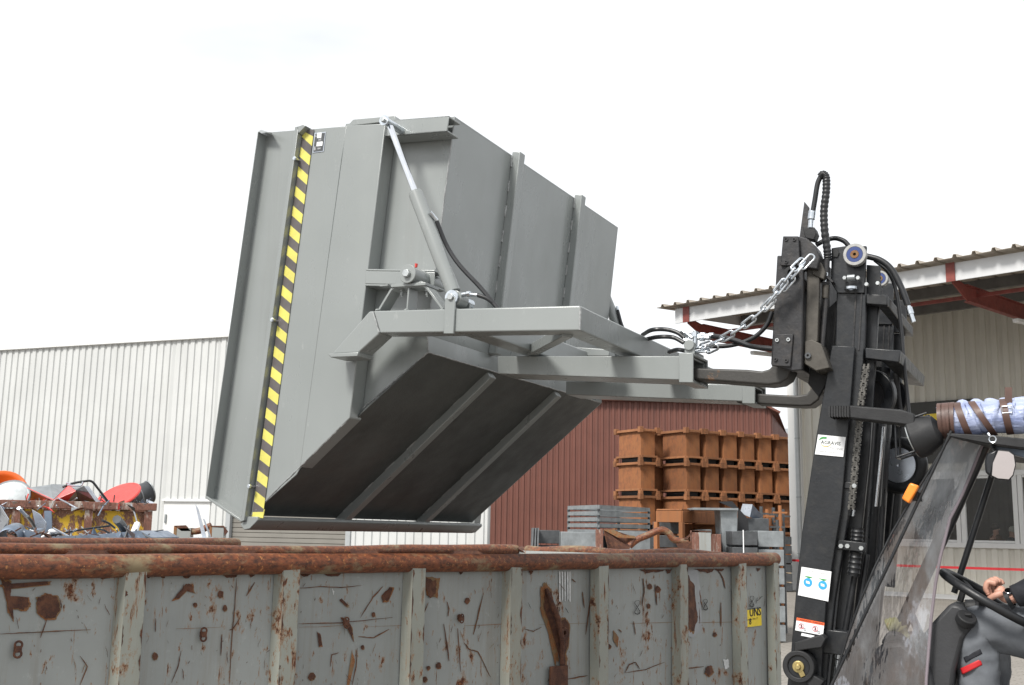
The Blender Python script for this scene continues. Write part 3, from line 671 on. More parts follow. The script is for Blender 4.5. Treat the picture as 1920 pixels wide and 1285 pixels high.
for _ in range(170):
    x = rs.uniform(0, 1440); y = rs.uniform(1092, 1284); L = rs.choice((3, 4, 6, 9, 14, 22)); a = rs.gauss(1.57, .35)
    sc_ = 1 - x / 2600
    mb.mi = rs.choice((1, 1, 2))
    stroke([(x, y), (x + math.cos(a) * L * .5 + rs.uniform(-1, 1), y + math.sin(a) * L * .5), (x + math.cos(a) * L, y + math.sin(a) * L)], rs.uniform(.5, 1.5) * sc_)
mb.mi = 1
for _ in range(26):
    x = rs.uniform(10, 1430); w2 = rs.uniform(6, 34); y_t = 1082 - x * .0115
    blob([(x, y_t), (x + w2 * .5, y_t), (x + w2, y_t), (x + w2 * .8, y_t + rs.uniform(3, 7)), (x + w2 * .35, y_t + rs.uniform(4, 9))], .0025, .12, 4, True)
mb.mi = 2
for x in (330, 560, 690, 870, 1010, 1180, 1300):
    stroke([(x, 1168 + (1300 - x) * .012), (x + 90, 1166 + (1300 - x) * .010)], .7, .002)
mb.mi = 4   # handwritten figures
def scrib(pts, w_=1.0): stroke(pts, w_ * 1.7, .0055)
for x, y, s_ in ((1046, 1150, 11), (1195, 1139, 13), (1323, 1134, 10), (1410, 1128, 10)):
    q = [(x + s_ * .38 * math.sin(t_ * 2) * (1 if t_ < math.pi else 1), y - s_ * math.cos(t_)) for t_ in np.linspace(0, 2 * math.pi, 15)]
    scrib(q, .9)
scrib([(1418, 1128), (1430, 1118)], .6); scrib([(1420, 1120), (1418, 1132)], .6); scrib([(1060, 1140), (1066, 1150)], .8); scrib([(990, 1130), (996, 1142)], .5)
wallo = mb.build('side_wall', [CWALL, SCAR, SCARL, WHITEP, INKB, PALEG], cont, smooth=40)
# other walls, floor
mb = MB(); mb.grid(lambda u, v_: cpt(KS + (KE - KS) * u, WID - .02 + .02 * math.sin(u * 40), .28 + (HC - .425) * v_), 60, 4); mb.build('side_wall', SCAR, cont, solid=.006)
mb = MB(); mb.grid(lambda u, v_: cpt(KE - .03, .02 + (WID - .04) * u, .28 + (HC - .425) * v_), 20, 4); mb.build('end_wall', CWALL, cont, solid=.006)
mb = MB(); mb.grid(lambda u, v_: cpt(KS, .02 + (WID - .04) * u, .28 + (HC - .425) * v_), 20, 4); mb.build('end_wall', CWALL, cont, solid=.006)
mb = MB(); mb.prism([cpt(KS, .02, .24), cpt(KE, .02, .24), cpt(KE, WID - .02, .24), cpt(KS, WID - .02, .24)], Z * .04); mb.build('floor_plate', SCAR, cont)
for n_o in (.35, WID - .35):
    mb = MB(); mb.bar(cpt(KS, n_o, .12), cpt(KE, n_o, .12), .12, .24); mb.build('floor_runner', CRIB, cont, bevel=.005)
# ribs
rim_b = HC - .145 - .02
def rib(k, w0=.078, skew=0):
    mb = MB(); a = cpt(k - w0 / RIB / 2); segs = 14
    P = []
    for i in range(segs + 1):
        z_ = .2 + (rim_b - .2) * i / segs; j = random.uniform(-.0015, .0015)
        P.append([cpt(k - (w0 * .62) / RIB, .019, z_), cpt(k - (w0 * .5) / RIB, -.034 + j, z_), cpt(k + (w0 * .5) / RIB, -.034 - j, z_), cpt(k + (w0 * .62) / RIB, .019, z_)])
    mb.add([p for r_ in P for p in r_], [(i * 4 + e, i * 4 + e + 1, i * 4 + 5 + e, i * 4 + 4 + e) for i in range(segs) for e in range(3)] + [(0, 1, 2, 3)])
    mb.mi = 1
    for side, kk in ((-1, -(w0 * .5) / RIB), (1, (w0 * .5) / RIB)):
        z_ = .35
        while z_ < rim_b - .03:
            L = random.uniform(.02, .16)
            if random.random() < .62:
                n = 8; wd = random.uniform(.003, .011); pts = []
                for i in range(n + 1): pts.append((wd * math.sin(math.pi * (i + .3) / (n + .6)) * random.uniform(.3, 1.2), z_ + L * i / n))
                ins = -side
                for i in range(n):
                    (w_a, z_a), (w_b, z_b) = pts[i], pts[i + 1]
                    if z_b > rim_b: break
                    mb.face([cpt(k + kk - side * .0015 / RIB, -.0362, z_a), cpt(k + kk + ins * w_a / RIB, -.0362, z_a), cpt(k + kk + ins * w_b / RIB, -.0362, z_b), cpt(k + kk - side * .0015 / RIB, -.0362, z_b)])
            z_ += L + random.uniform(0, .05)
    mb.build('wall_rib', [CRIB, SCAR], cont, bevel=0)
for k in (-2.0, -1.0, .02, 1.0, 2.0, 2.93, 3.92, 5.0, 5.93): rib(k)
rib(6.52, .06)
# rim pipe : near side, end, far side
def pipe(pts, r_=PR, name='rim_pipe', par=None, mat=None):
    mb = MB(); mb.tube(pts, [r_ * (1 + .008 * math.sin(i * 1.7)) for i in range(len(pts))], 20); return mb.build(name, mat or RIMR, par or cont)
near = wavy(cpt(KS), cpt(KE - .05), 90, .003)
far = wavy(cpt(KE - .05, WID), cpt(KS, WID), 90, .006, lambda s_: Z * (-.018 * math.exp(-((s_ - .35) / .12) ** 2)))
endp = [cpt(KE + .02, .04) , cpt(KE + .035, .10)] + [cpt(KE + .03, .1 + (WID - .2) * i / 16) - Z * (.010 * math.sin(i * .9)) for i in range(1, 16)] + [cpt(KE + .035, WID - .08)]
pipe(near + endp[:2]); pipe(endp); pipe(far)
mb = MB(); mb.ball(near[-1], PR * 1.04, 16, 10); mb.build('rim_corner', RIMR, cont)
mb = MB(); mb.ball(far[0], PR * 1.02, 16, 10); mb.build('rim_corner', RIMR, cont)
# torn plate at the far corner, welded cap at the near one
mb = MB(); a = onN(966, 1025, N_, cpt(0, WID - .02)); mb.prism([onN(966, 1025, N_, cpt(0, WID - .02)), onN(1040, 1026, N_, cpt(0, WID - .02)), onN(1026, 1031, N_, cpt(0, WID - .08)), onN(1000, 1039, N_, cpt(0, WID - .10)), onN(984, 1036, N_, cpt(0, WID - .1))], N_ * .03)
mb.build('bent_lip', SCAR, cont)
# cast hooks along the wall
for x, y, s_ in ((34, 1218, .66), (382, 1190, .62), (650, 1168, .55), (866, 1160, .5)):
    mb = MB(); c = surf(x, y, .02)
    for dz in (.022, -.022):
        mb.torus(c + Z * dz * s_ - N_ * .0, E_ * .25 + N_, .017 * s_, .006 * s_, 16, 8)
    mb.bar(c + Z * .0 + N_ * .012, c - Z * .0 - N_ * .006, .02, .02)
    mb.build('net_hook', SCAR, cont)
mb = MB()
mb.prism([surf(1030, 1250, .01), surf(1062, 1247, .01), surf(1062, 1300, .01), surf(1028, 1300, .01)], -N_ * .012)
ho = mb.build('hinge_plate', SCAR, cont, bevel=.002)
mb = MB(); mb.ring(surf(1057, 1187, .015), N_ + Z * .1, .012, .028, .014, 18); mb.build('hinge_eye', SCAR, cont, bevel=.002)
mb = MB(); mb.tube([surf(1024, 1104, .01), surf(1034, 1130, .025), surf(1046, 1160, .03), surf(1054, 1200, .025), surf(1054, 1245, .02)], [.006, .014, .016, .014, .012], 10); mb.build('latch_bar', SCAR, cont)
# sticker
sk = thing('warning_sticker', surf(1411, 1175), 'torn yellow sticker with black letters near the right end of the grey container', 'sticker')
mb = MB(); mb.prism([surf(1394, 1145, .006), surf(1427, 1141, .006), surf(1428, 1173, .006), surf(1396, 1177, .006)], -N_ * .001); mb.build('sticker_sheet', YELS, sk)
SQ = [surf(1394, 1145, .006) - N_ * .0022, surf(1427, 1141, .006) - N_ * .0022, surf(1428, 1173, .006) - N_ * .0022, surf(1396, 1177, .006) - N_ * .0022]
def sqp(u, v_): return SQ[0].lerp(SQ[1], u).lerp(SQ[3].lerp(SQ[2], u), v_)
ex = (SQ[1] - SQ[0]).normalized(); WS = (SQ[1] - SQ[0]).length
mb = MB(); add_text(mb, 'UNS', sqp(.30, .40), ex, Z, WS * .36, .95, WS * .012); mb.build('sticker_print', INKB, sk)
mb = MB(); add_text(mb, '8', sqp(.26, .86), ex, Z, WS * .26, 1.0, WS * .008); add_text(mb, 'Container 0541-77', sqp(.10, .62), ex, Z, WS * .085, 1.0) ; mb.build('sticker_emblem', INKB, sk)
mb = MB(); mb.prism([surf(1392, 1146, .007), surf(1398, 1144, .007), surf(1395, 1152, .007), surf(1393, 1160, .007)], -N_ * .001); mb.build('torn_corner', WHITE, sk)

# ================================================================ SECOND CONTAINER behind, with scrap
K2 = onZ(445, 1011, HC - .145 + PR)
# its rim runs parallel, ends at px 445
c2 = thing('scrap_container', K2 - E_ * 1.5 + N_ * 1.1 - Z * K2.z, 'rusty rimmed scrap container behind the long grey one, heaped with sheet metal offcuts', 'container')
d2 = (onZ(0, 1010, K2.z) - K2); d2.z = 0; d2.normalize(); n2 = Vector((d2.y, -d2.x, 0));
if n2.y < 0: n2 = -n2
K2 -= Z * PR
def c2p(s_, n=0, dz=0): return K2 + d2 * s_ + n2 * n + Z * dz
mb = MB(); mb.tube([c2p(0, .02)] + wavy(c2p(0.01), c2p(7), 40, .006), .046, 16); mb.build('rim_pipe', RIMR, c2)
mb = MB(); mb.tube(wavy(c2p(.1, 2.0, -.04), c2p(7, 2.0, -.04), 40, .006), .046, 16); mb.build('rim_pipe', RIMR, c2)
for nn in (0, 2.0):
    mb = MB(); mb.prism([c2p(0, nn, -.02), c2p(7, nn, -.02), c2p(7, nn, -1.2), c2p(0, nn, -1.2)], n2 * .01); mb.build('side_wall', CWALL, c2)
for s_ in (0, 7):
    mb = MB(); mb.prism([c2p(s_, 0, -.02), c2p(s_, 2.0, -.06), c2p(s_, 2.0, -1.2), c2p(s_, 0, -1.2)], d2 * .01); mb.build('end_wall', CWALL, c2)
mb = MB(); mb.prism([c2p(0, 0, -1.2), c2p(7, 0, -1.2), c2p(7, 2, -1.2), c2p(0, 2, -1.2)], -Z * .1); mb.build('floor_plate', SCAR, c2)
for k in range(7):
    mb = MB(); mb.bar(c2p(.3 + k, -.03, -.06), c2p(.3 + k, -.03, -1.2), .08, .06, d2); mb.build('wall_rib', CRIB, c2)
YS = K2.y + .6
def S2(x, y, dy=0): return onY(x, y, YS + dy)
heap = 'offcuts heaped in the second scrap container'
def scrap(name, polys, mat, label, cat, thick=.015, dy=0, vec=None, group=heap):
    mb = MB()
    for p in polys: mb.prism([S2(x, y, dy + (q[0] if q else 0)) for x, y, *q in p], vec or Vector((0, thick, 0)))
    o = mb.build(name, mat, bevel=0); tag(o, label, cat, group); return o
scrap('sheet_offcut', [[(0, 948), (16, 974), (8, 1015, .3), (-12, 1015, .3)]], SHTW, 'pale pointed sheet offcut at the left edge of the photo on the scrap heap', 'sheet metal')
scrap('sheet_offcut', [[(60, 956), (74, 964), (86, 980), (85, 992), (72, 1000, .1), (66, 984)]], SHTW, 'pale curved sheet offcut leaning against a narrow blue grey strip', 'sheet metal')
scrap('sheet_offcut', [[(83, 958), (96, 958), (97, 992), (84, 1000)]], SHTB, 'narrow upright blue grey strip just right of the pale curved offcut', 'sheet metal', dy=.15)
scrap('sheet_offcut', [[(44, 992), (76, 1003), (74, 1016), (40, 1016)]], SHTB, 'dark blue grey wedge offcut low between the bent scrap tube and pale curved sheet', 'sheet metal', dy=-.1)
mb = MB(); a, b_ = S2(14, 1012, -.3), S2(30, 998, .1); mb.tube([a, a.lerp(b_, .5), b_], [.09, .10, .085], 20, caps=False); tag(mb.build('sheet_tube', SHTB, solid=.006), 'dark bent scrap tube lying at the left of the second container heap', 'tube', heap)
for (x0, y0, x1, y1, r_, mat, lab) in ((35, 953, 70, 994, .012, SHTW, 'pale angle bar slanting down from the yellow container rim'), (52, 968, 68, 992, .009, STD, 'short dark bar beside the pale angle bar on the heap'), (90, 1006, 206, 986, .007, RUBBER, 'long thin black rod lying low across the scrap heap'),
                                      (192, 976, 215, 990, .008, RUBBER, 'short black bent rod end in front of the yellow container wall'), (183, 992, 205, 1000, .007, STD, 'little dark rod low in the middle of the scrap heap'), (219, 974, 235, 996, .030, STD, 'thick dark grey rod stub leaning before the yellow container'),
                                      (248, 1008, 257, 984, .024, WHITE, 'short bright white flat bar leaning at right of the scrap heap'), (220, 1004, 264, 998, .006, SHTW, 'thin silver wire lying across the flat blue grey sheets'), (270, 1004, 306, 994, .004, STD, 'thin dark wire poking out right of the yellow container')):
    mb = MB(); a, b_ = S2(x0, y0), S2(x1, y1, .35); mb.tube([a, a.lerp(b_, .5) + Z * .01, b_], r_ * 1.3, 8); tag(mb.build('scrap_rod', mat), lab, 'metal rod', heap)
scrap('sheet_stack', [[(100, 1006), (180, 1003), (262, 995), (285, 1008), (285, 1022), (80, 1022)]], SHTB, 'flat blue grey sheets lying level with the second container rim', 'sheet metal', thick=.8, dy=-.2)
mb = MB(); mb.ball(S2(100, 996, .0), .03, 10, 8, (1.6, .6, .7)); mb.tube([S2(94, 1000), S2(78, 1008)], .012, 8); tag(mb.build('crushed_lamp', WHITE), 'small white crushed fitting lying on the scrap heap', 'fitting', heap)
mb = MB(); mb.prism([S2(366, 945, -.2), S2(372, 955, -.2), S2(388, 1012, -.2), S2(380, 1013, -.2)], Vector((0, .01, 0))); mb.prism([S2(380, 972, -.1), S2(384, 975, -.1), S2(397, 1012, -.1), S2(394, 1012, -.1)], Vector((0, .01, 0)))
mb.prism([S2(355, 1008, -.3), S2(400, 1008, -.3), S2(398, 1014, -.3), S2(360, 1014, -.3)], Vector((0, .1, 0)))
tag(mb.build('pointed_offcut', SHTW), 'tall pointed sheet sliver standing before the dented brown bracket', 'sheet metal', heap)

# torn end brackets with bent pipe (rear ends of a further container)
def bracket_set(X, Yd, label, name='bent_frame'):
    root = thing(name, Vector(onY(X['posts'][0][0], 1030, Yd).to_tuple()[:2] + (0,)), label, 'bent frame')
    f = lambda x, y, d=0: onY(x, y, Yd + d)
    for (x0, x1, y0, y1, m_) in X['posts']:
        mb = MB(); a = f(x0, y0); b_ = f(x1, y0); h_ = Vector((0, .12, 0))
        zb = 0.0
        mb.prism([a, b_, Vector((b_.x, b_.y, zb)), Vector((a.x, a.y, zb))], h_); mb.build('post', m_, root, bevel=.004)
    for poly, m_ in X['plates']:
        mb = MB(); mb.prism([f(x, y, *(q or [0])) for x, y, *q in poly], Vector((0, .02, 0))); mb.build('torn_plate', m_, root)
    if X['pipe']:
        mb = MB(); mb.tube(smooth_path([f(x, y, .05) for x, y in X['pipe']], 6), X['pr'], 14); mb.build('rail_pipe', RIMR, root)
    return root
bracket_set({'posts': [(1118, 1131, 993, 1030, RUSTW), (1297, 1311, 995, 1030, RUSTW), (1311, 1333, 997, 1030, CWALL)],
             'plates': [([(1131, 993), (1150, 994, .1), (1172, 1004, .2), (1192, 1008), (1180, 1030), (1140, 1030, .2)], SCAR), ([(1268, 1020), (1297, 1015), (1297, 1034), (1275, 1034)], SCAR), ([(1282, 1010), (1292, 1004), (1298, 995), (1298, 1000), (1290, 1010)], SCAR), ([(1297, 995), (1333, 996), (1333, 999), (1297, 998)], SCAR), ([(1130, 993), (1158, 1008), (1192, 1010), (1190, 1005), (1168, 1003), (1150, 993)], SCARL)],
             'pipe': [(1180, 1024), (1195, 1012), (1214, 1004), (1232, 996), (1243, 994), (1254, 1000), (1262, 1011), (1275, 1015), (1290, 1016)], 'pr': .04}, 13.0, 'rusty bent pipe between two torn posts, behind the long grey container')
bracket_set({'posts': [(326, 332, 986, 1012, SCARL), (332, 358, 990, 1012, CWALL), (393, 398, 986, 1012, SCARL), (398, 420, 988, 1012, CWALL)],
             'plates': [([(326, 986), (348, 985), (358, 996), (340, 996), (332, 990)], SCAR), ([(393, 986), (419, 986), (427, 997), (421, 1005), (419, 990), (398, 989)], SCAR)],
             'pipe': [(345, 996), (362, 997), (376, 995), (388, 989), (396, 986)], 'pr': .035}, 12.0, 'small dented brown bracket with twisted pipe before the white door')

# ================================================================ YELLOW SCRAP CONTAINER
YY = 13.5
YU = Vector((.935, .355, 0)); YV = Vector((-.355, .935, 0)); YP = onY(284, 944, YY); YAX = (YU, YV, Z)
def Y3(x, y, d=0): return onN(x, y, YV, YP + YV * d)
yc = thing('yellow_container', Y3(140, 1000) - Z * Y3(140, 1000).z, 'yellow scrap container with peeling rust and thick brown top beam at left', 'container')
zt = YP.z; zb_ = Y3(284, 958).z; ur = (Y3(294, 950) - YP).dot(YU); uw = (Y3(283, 960) - YP).dot(YU); ul = (Y3(-300, 950) - YP).dot(YU)
def ybox(name, u0, u1, v0, v1, z0, z1, mat, bev=0):
    mb = MB(); c = YP + YU * ((u0 + u1) / 2) + YV * ((v0 + v1) / 2); mb.box((c.x, c.y, (z0 + z1) / 2), ((u1 - u0) / 2, (v1 - v0) / 2, (z1 - z0) / 2), YAX); return mb.build(name, mat, yc, bevel=bev)
ybox('top_beam', ul, ur, -.03, .15, zb_, zt, RUSTW, .008); ybox('top_beam', ul, ur, 2.0, 2.15, zb_, zt, RUSTW, .008)
ybox('side_wall', ul, uw, .06, .10, .01, zb_ - .01, YELC); ybox('side_wall', ul, uw, 2.04, 2.08, .01, zb_ - .01, YELC)
ybox('end_wall', uw - .04, uw, .11, 2.03, .01, zb_ - .01, YELC); ybox('floor_plate', ul, uw - .05, .11, 2.03, .1, .18, SCAR)
for x in (166, 278, 88, 30): u_ = (Y3(x, 970) - YP).dot(YU); ybox('wall_rib', u_ - .045, u_ + .045, .0, .058, .01, zb_ - .004, RUSTW, .003)
# contents of the yellow container
def bowl(name, c, ax, R_, dep, mat, label, cat):
    ax = Vector(ax).normalized(); u, v_ = perp(ax); mb = MB(); rings = []
    mb.grid(lambda a, b_: c + ax * (dep * (1 - (b_) ** 2) * -1) + (u * math.cos(2 * math.pi * a) + v_ * math.sin(2 * math.pi * a)) * R_ * b_, 28, 8)
    o = mb.build(name, mat, solid=.02); return tag(o, label, cat)
bowl('plastic_dish', Y3(4, 920, .7), (.35, -.85, .55), .29, .22, ORNG, 'orange bowl shaped dish sticking up at the left edge of the photo', 'dish')
bowl('drum_lid', Y3(10, 938, .5), (-.1, -.75, .5), .30, .03, STG, 'grey round lid with pale rim below the orange dish', 'lid')
mb = MB()   # crumpled sheet
cr_pts = [(50, 915), (95, 909), (128, 910), (158, 912), (176, 925), (187, 944), (150, 944), (100, 944), (54, 944)]
mb.mi = 0
apex = Y3(100, 938, .12); ap2 = Y3(142, 920, .05)
P_ = [Y3(x, y, .5 + .25 * ((i * 7) % 3)) for i, (x, y) in enumerate(cr_pts)]
mb.mi = 0; mb.face([P_[0], P_[1], apex]); mb.mi = 1; mb.face([P_[0], apex, P_[8]]); mb.mi = 0; mb.face([P_[1], P_[2], apex]); mb.mi = 1; mb.face([apex, P_[2], ap2]); mb.mi = 0; mb.face([P_[2], P_[3], ap2])
mb.mi = 2; mb.face([ap2, P_[3], P_[4]]); mb.mi = 2; mb.face([ap2, P_[4], P_[5], P_[6]]); mb.mi = 1; mb.face([apex, ap2, Y3(126, 940, .2)]); mb.mi = 0; mb.face([ap2, P_[6], Y3(126, 940, .2)]); mb.mi = 1; mb.face([apex, Y3(126, 940, .2), P_[6], P_[7]]); mb.mi = 1; mb.face([apex, P_[7], P_[8]])
tag(mb.build('crumpled_sheet', [STG, REDL, STD], smooth=0, solid=.008), 'crumpled grey and red metal sheet lying on the yellow container', 'sheet metal')
mb = MB(); ax = Vector((-.25, -.55, .80)).normalized(); c = Y3(222, 931, .6); mb.cyl(c - ax * .015, c + ax * .015, .27, 36); mb.torus(c, ax, .27, .02, 36, 8)
tag(mb.build('round_lid', REDL), 'flat round red lid resting against the grey drum on the yellow container', 'lid')
mb = MB(); a, b_ = Y3(215, 945, .9), Y3(281, 922, 1.1); ax = (b_ - a).normalized(); mb.tube([a, b_], .14, 28, caps=False)
dr = tag(mb.build('metal_drum', STD, solid=.012), 'dark grey ribbed drum lying on its side at the right end of the yellow container', 'drum')
mb = MB()
for s_ in (.3, .65, .98): mb.torus(a.lerp(b_, s_), ax, .143, .009, 28, 8)
mb.build('drum_ring', STG, dr)
mb = MB(); mb.tube(smooth_path([Y3(x, y, .3) for x, y in ((117, 914), (135, 907), (157, 903), (172, 903), (185, 918), (205, 944), (222, 968))], 6), .014, 8); tag(mb.build('loose_cable', RUBBER), 'black cable arching over the crumpled sheet and down the yellow container', 'cable')
mb = MB(); mb.tube(smooth_path([Y3(x, y, .28) for x, y in ((124, 906), (131, 908), (128, 910), (150, 911), (156, 904))], 6), .012, 8); tag(mb.build('scrap_wire', SHTW), 'silver bent wire under the arch of the black cable', 'wire')
mb = MB(); mb.tube(smooth_path([Y3(x, y, -.1) for x, y in ((245, 945), (252, 962), (258, 985), (260, 1000))], 6), .009, 8); tag(mb.build('scrap_wire', SHTW), 'silver wire hanging down the right part of the yellow wall', 'wire')
mb = MB(); mb.prism([Y3(158, 912, .25), Y3(164, 912, .25), Y3(186, 942, .25), Y3(180, 942, .25)], Vector((0, .05, 0))); tag(mb.build('folded_strip', SHTW), 'pale folded strip at the right end of the crumpled sheet', 'sheet metal')

# small debris that nobody could count, lying in both heaps
def debris(fn, n, xr_, yf, mats, label):
    mb = MB(); r3 = random.Random(9)
    for _ in range(n):
        x = r3.uniform(*xr_); y = yf(x) + r3.uniform(-3, 9); d_ = r3.uniform(-.3, .9); c = fn(x, y, d_); s_ = r3.uniform(.02, .11); mb.mi = r3.randrange(len(mats))
        u_ = Vector((r3.uniform(-1, 1), r3.uniform(-1, 1), r3.uniform(-.8, .8))).normalized(); v2 = perp(u_)[0]
        if r3.random() < .35:
            mb.tube([c - u_ * s_, c + v2 * s_ * .3, c + u_ * s_ * 1.5 + v2 * .02], r3.uniform(.003, .009), 5)
        else:
            w_ = u_.cross(v2); k = r3.uniform(.3, .8)
            mb.face([c - u_ * s_, c + v2 * s_ * k, c + u_ * s_ * .6 + w_ * s_ * .3]); mb.face([c - u_ * s_, c + u_ * s_ * .6 + w_ * s_ * .3, c - v2 * s_ * k * .7])
    tag(mb.build('scrap_debris', mats, smooth=0, solid=.002), label, 'scrap', kind='stuff')
debris(S2, 150, (-10, 285), lambda x: 1000 + (4 if x > 90 else -6), [SHTW, SHTB, STD, STG, SCAR], 'small metal shards strewn over the second container heap')
debris(Y3, 130, (-5, 285), lambda x: 944, [SHTW, STG, STD, SCAR, REDL, SHTB], 'small scrap pieces strewn along the top of the yellow container')
# ================================================================ WHITE WAREHOUSE (left)
GLS, t, b = mk('window_glass'); b.inputs['Base Color'].default_value = (.9, .93, .93, 1); b.inputs['Roughness'].default_value = .03; b.inputs['Transmission Weight'].default_value = 0
t.nodes.remove(b); tr = nd(t, 'ShaderNodeBsdfTransparent'); tr.inputs[0].default_value = (.75, .78, .76, 1); gl = nd(t, 'ShaderNodeBsdfGlossy'); gl.inputs['Roughness'].default_value = .03; gl.inputs[0].default_value = (.9, .9, .9, 1)
fr = nd(t, 'ShaderNodeFresnel'); fr.inputs[0].default_value = 1.5; mx = nd(t, 'ShaderNodeMixShader')
t.links.new(mathn(t, 'ADD', fr.outputs[0], .10), mx.inputs[0]); t.links.new(tr.outputs[0], mx.inputs[1]); t.links.new(gl.outputs[0], mx.inputs[2]); t.links.new(mx.outputs[0], [n for n in t.nodes if n.type == 'OUTPUT_MATERIAL'][0].inputs[0])

ZT1 = HC + 4.4
a0 = onZ(0, 655, ZT1); a1 = onZ(420, 630, ZT1)
d1 = (a1 - a0); d1.z = 0; d1.normalize(); nf = Vector((d1.y, -d1.x, 0))
if nf.y > 0: nf = -nf
def H1(x, y, o_=0): return onN(x, y, nf, a0 + nf * o_)
s0 = (H1(-500, 900) - a0).dot(d1); s1 = (H1(916, 1000) - a0).dot(d1)
G0 = Vector((a0.x, a0.y, 0))
def g1(s_, z_=0, o_=0): return G0 + d1 * s_ + Z * z_ + nf * o_
wh = thing('white_warehouse', g1((s0 + s1) / 2), 'white ribbed sheet metal warehouse on the left with plain door and grey roller shutter', 'warehouse')
dl_ = (H1(309, 950) - a0).dot(d1); dr_ = (H1(395, 950) - a0).dot(d1); dz = H1(350, 940).z
rl_ = (H1(432, 950) - a0).dot(d1); rr_ = (H1(655, 1000) - a0).dot(d1); rz = 3.4
def panel(o_name, sa, sb, z0, z1, mat=WHW, pitch=.20, dep=.03):
    mb = MB(); mb.corr(g1(sa), d1, sb - sa, z0, z1, nf, pitch, dep, .72); return mb.build(o_name, mat, wh, smooth=0)
panel('wall_cladding', s0, dl_, 0, ZT1 - .02); panel('wall_cladding', dl_, dr_, dz, ZT1 - .02); panel('wall_cladding', dr_, rl_, 0, ZT1 - .02); panel('wall_cladding', rl_, rr_, rz, ZT1 - .02); panel('wall_cladding', rr_, s1, 0, ZT1 - .02)
mb = MB(); mb.bar(g1(s0, ZT1, .03), g1(s1, ZT1, .03), .14, .10); mb.build('roof_trim', WHT, wh, bevel=.01)
mb = MB(); mb.box(g1((dl_ + dr_) / 2, dz / 2, .005), ((dr_ - dl_) / 2, .02, dz / 2 - .01), (d1, nf, Z)); do = mb.build('door', WHT, wh, bevel=.005)
mb = MB(); mb.bar(g1(dl_ - .03, dz + .02, .05), g1(dr_ + .03, dz + .02, .05), .08, .05); mb.build('door_lintel', WHT, wh, bevel=.004)
mb = MB(); mb.box(g1(dl_ + .08, 1.75, .04), (.02, .02, .1), (d1, nf, Z)); mb.build('hinge', STG, do); mb = MB(); mb.cyl(g1(dr_ - .12, 1.05, .03), g1(dr_ - .12, 1.05, .08), .015, 10); mb.cyl(g1(dr_ - .12, 1.05, .08), g1(dr_ - .26, 1.05, .08), .012, 10); mb.build('handle', STG, do)
mb = MB(); h_ = .105; k = 0
while k * h_ < rz:
    z0 = k * h_; z1 = min(rz, z0 + h_); mb.add([g1(rl_, z0, -.05), g1(rr_, z0, -.05), g1(rr_, z0 + .012, -.03), g1(rl_, z0 + .012, -.03), g1(rl_, z1 - .006, -.03), g1(rr_, z1 - .006, -.03), g1(rl_, z1, -.05), g1(rr_, z1, -.05)], [(0, 1, 2, 3), (3, 2, 5, 4), (4, 5, 7, 6)]); k += 1
mb.build('roller_shutter', SHUT, wh, smooth=0)
for s_ in (rl_, rr_): mb = MB(); mb.box(g1(s_, rz / 2, .02), (.06, .05, rz / 2), (d1, nf, Z)); mb.build('shutter_jamb', PIPEG, wh, bevel=.005)
mb = MB(); mb.prism([g1(s0, ZT1 - .05, -.1), g1(s1, ZT1 - .05, -.1), g1(s1, ZT1 + .8, -9), g1(s0, ZT1 + .8, -9)], Z * .03); mb.build('roof', SHUT, wh)
vr = Vector((H1(916, 1000).x, H1(916, 1000).y, 0)).normalized(); mb = MB(); mb.corr(g1(s1), vr, 12, 0, ZT1, Vector((vr.y, -vr.x, 0)), .2, .03, .72); mb.build('wall_cladding', WHW, wh, smooth=0)

# ================================================================ RED BROWN HALL (middle)
YR = 54.0
rd_ = thing('red_hall', onY(1180, 1000, YR) * 1 - Z * onY(1180, 1000, YR).z, 'red brown ribbed sheet metal hall behind the rust coloured boxes', 'hall')
x0 = onY(880, 900, YR).x; x1 = onY(1446, 800, YR).x; xk = onY(1421, 757, YR).x; zt_ = onY(1145, 752, YR).z; zs = onY(1446, 772, YR).z
tfn = lambda s_: zt_ if x0 + s_ < xk else zt_ + (zs - zt_) * (x0 + s_ - xk) / (x1 - xk)
mb = MB(); mb.corr((x0, YR, 0), (1, 0, 0), x1 - x0, 0, zt_, (0, -1, 0), .275, .05, .60, z1fn=tfn); mb.build('wall_cladding', REDW, rd_, smooth=0)
mb = MB(); mb.bar(Vector((x0, YR - .1, zt_ + .05)), Vector((xk, YR - .1, zt_ + .05)), .5, .10); mb.build('roof_trim', REDW, rd_)
mb = MB(); e_ = onY(1460, 775, YR); mb.bar(Vector((xk, YR - .1, zt_ + .05)), Vector((e_.x, YR - .1, e_.z)), .5, .10); mb.build('roof_trim', REDW, rd_)
mb = MB(); mb.corr((x1, YR, 0), (.3, .95, 0), 14, 0, zs, (.95, -.3, 0), .275, .05, .60); mb.build('wall_cladding', REDW, rd_, smooth=0)
mb = MB(); q = onY(1446, 772, YR); mb.prism([Vector((xk, YR, zt_ + .04)), Vector((x0, YR, zt_ + .04)), Vector((x0, YR + 14, zt_ + .04)), Vector((xk + 4, YR + 14, zt_ + .04))], Z * .05); mb.build('roof', REDW, rd_)
mb = MB(); mb.prism([Vector((xk, YR, zt_ + .03)), Vector((e_.x, YR, e_.z - .02)), Vector((e_.x + 4, YR + 14, e_.z - .02)), Vector((xk + 4, YR + 14, zt_ + .03))], Z * .05); mb.build('roof', REDW, rd_)
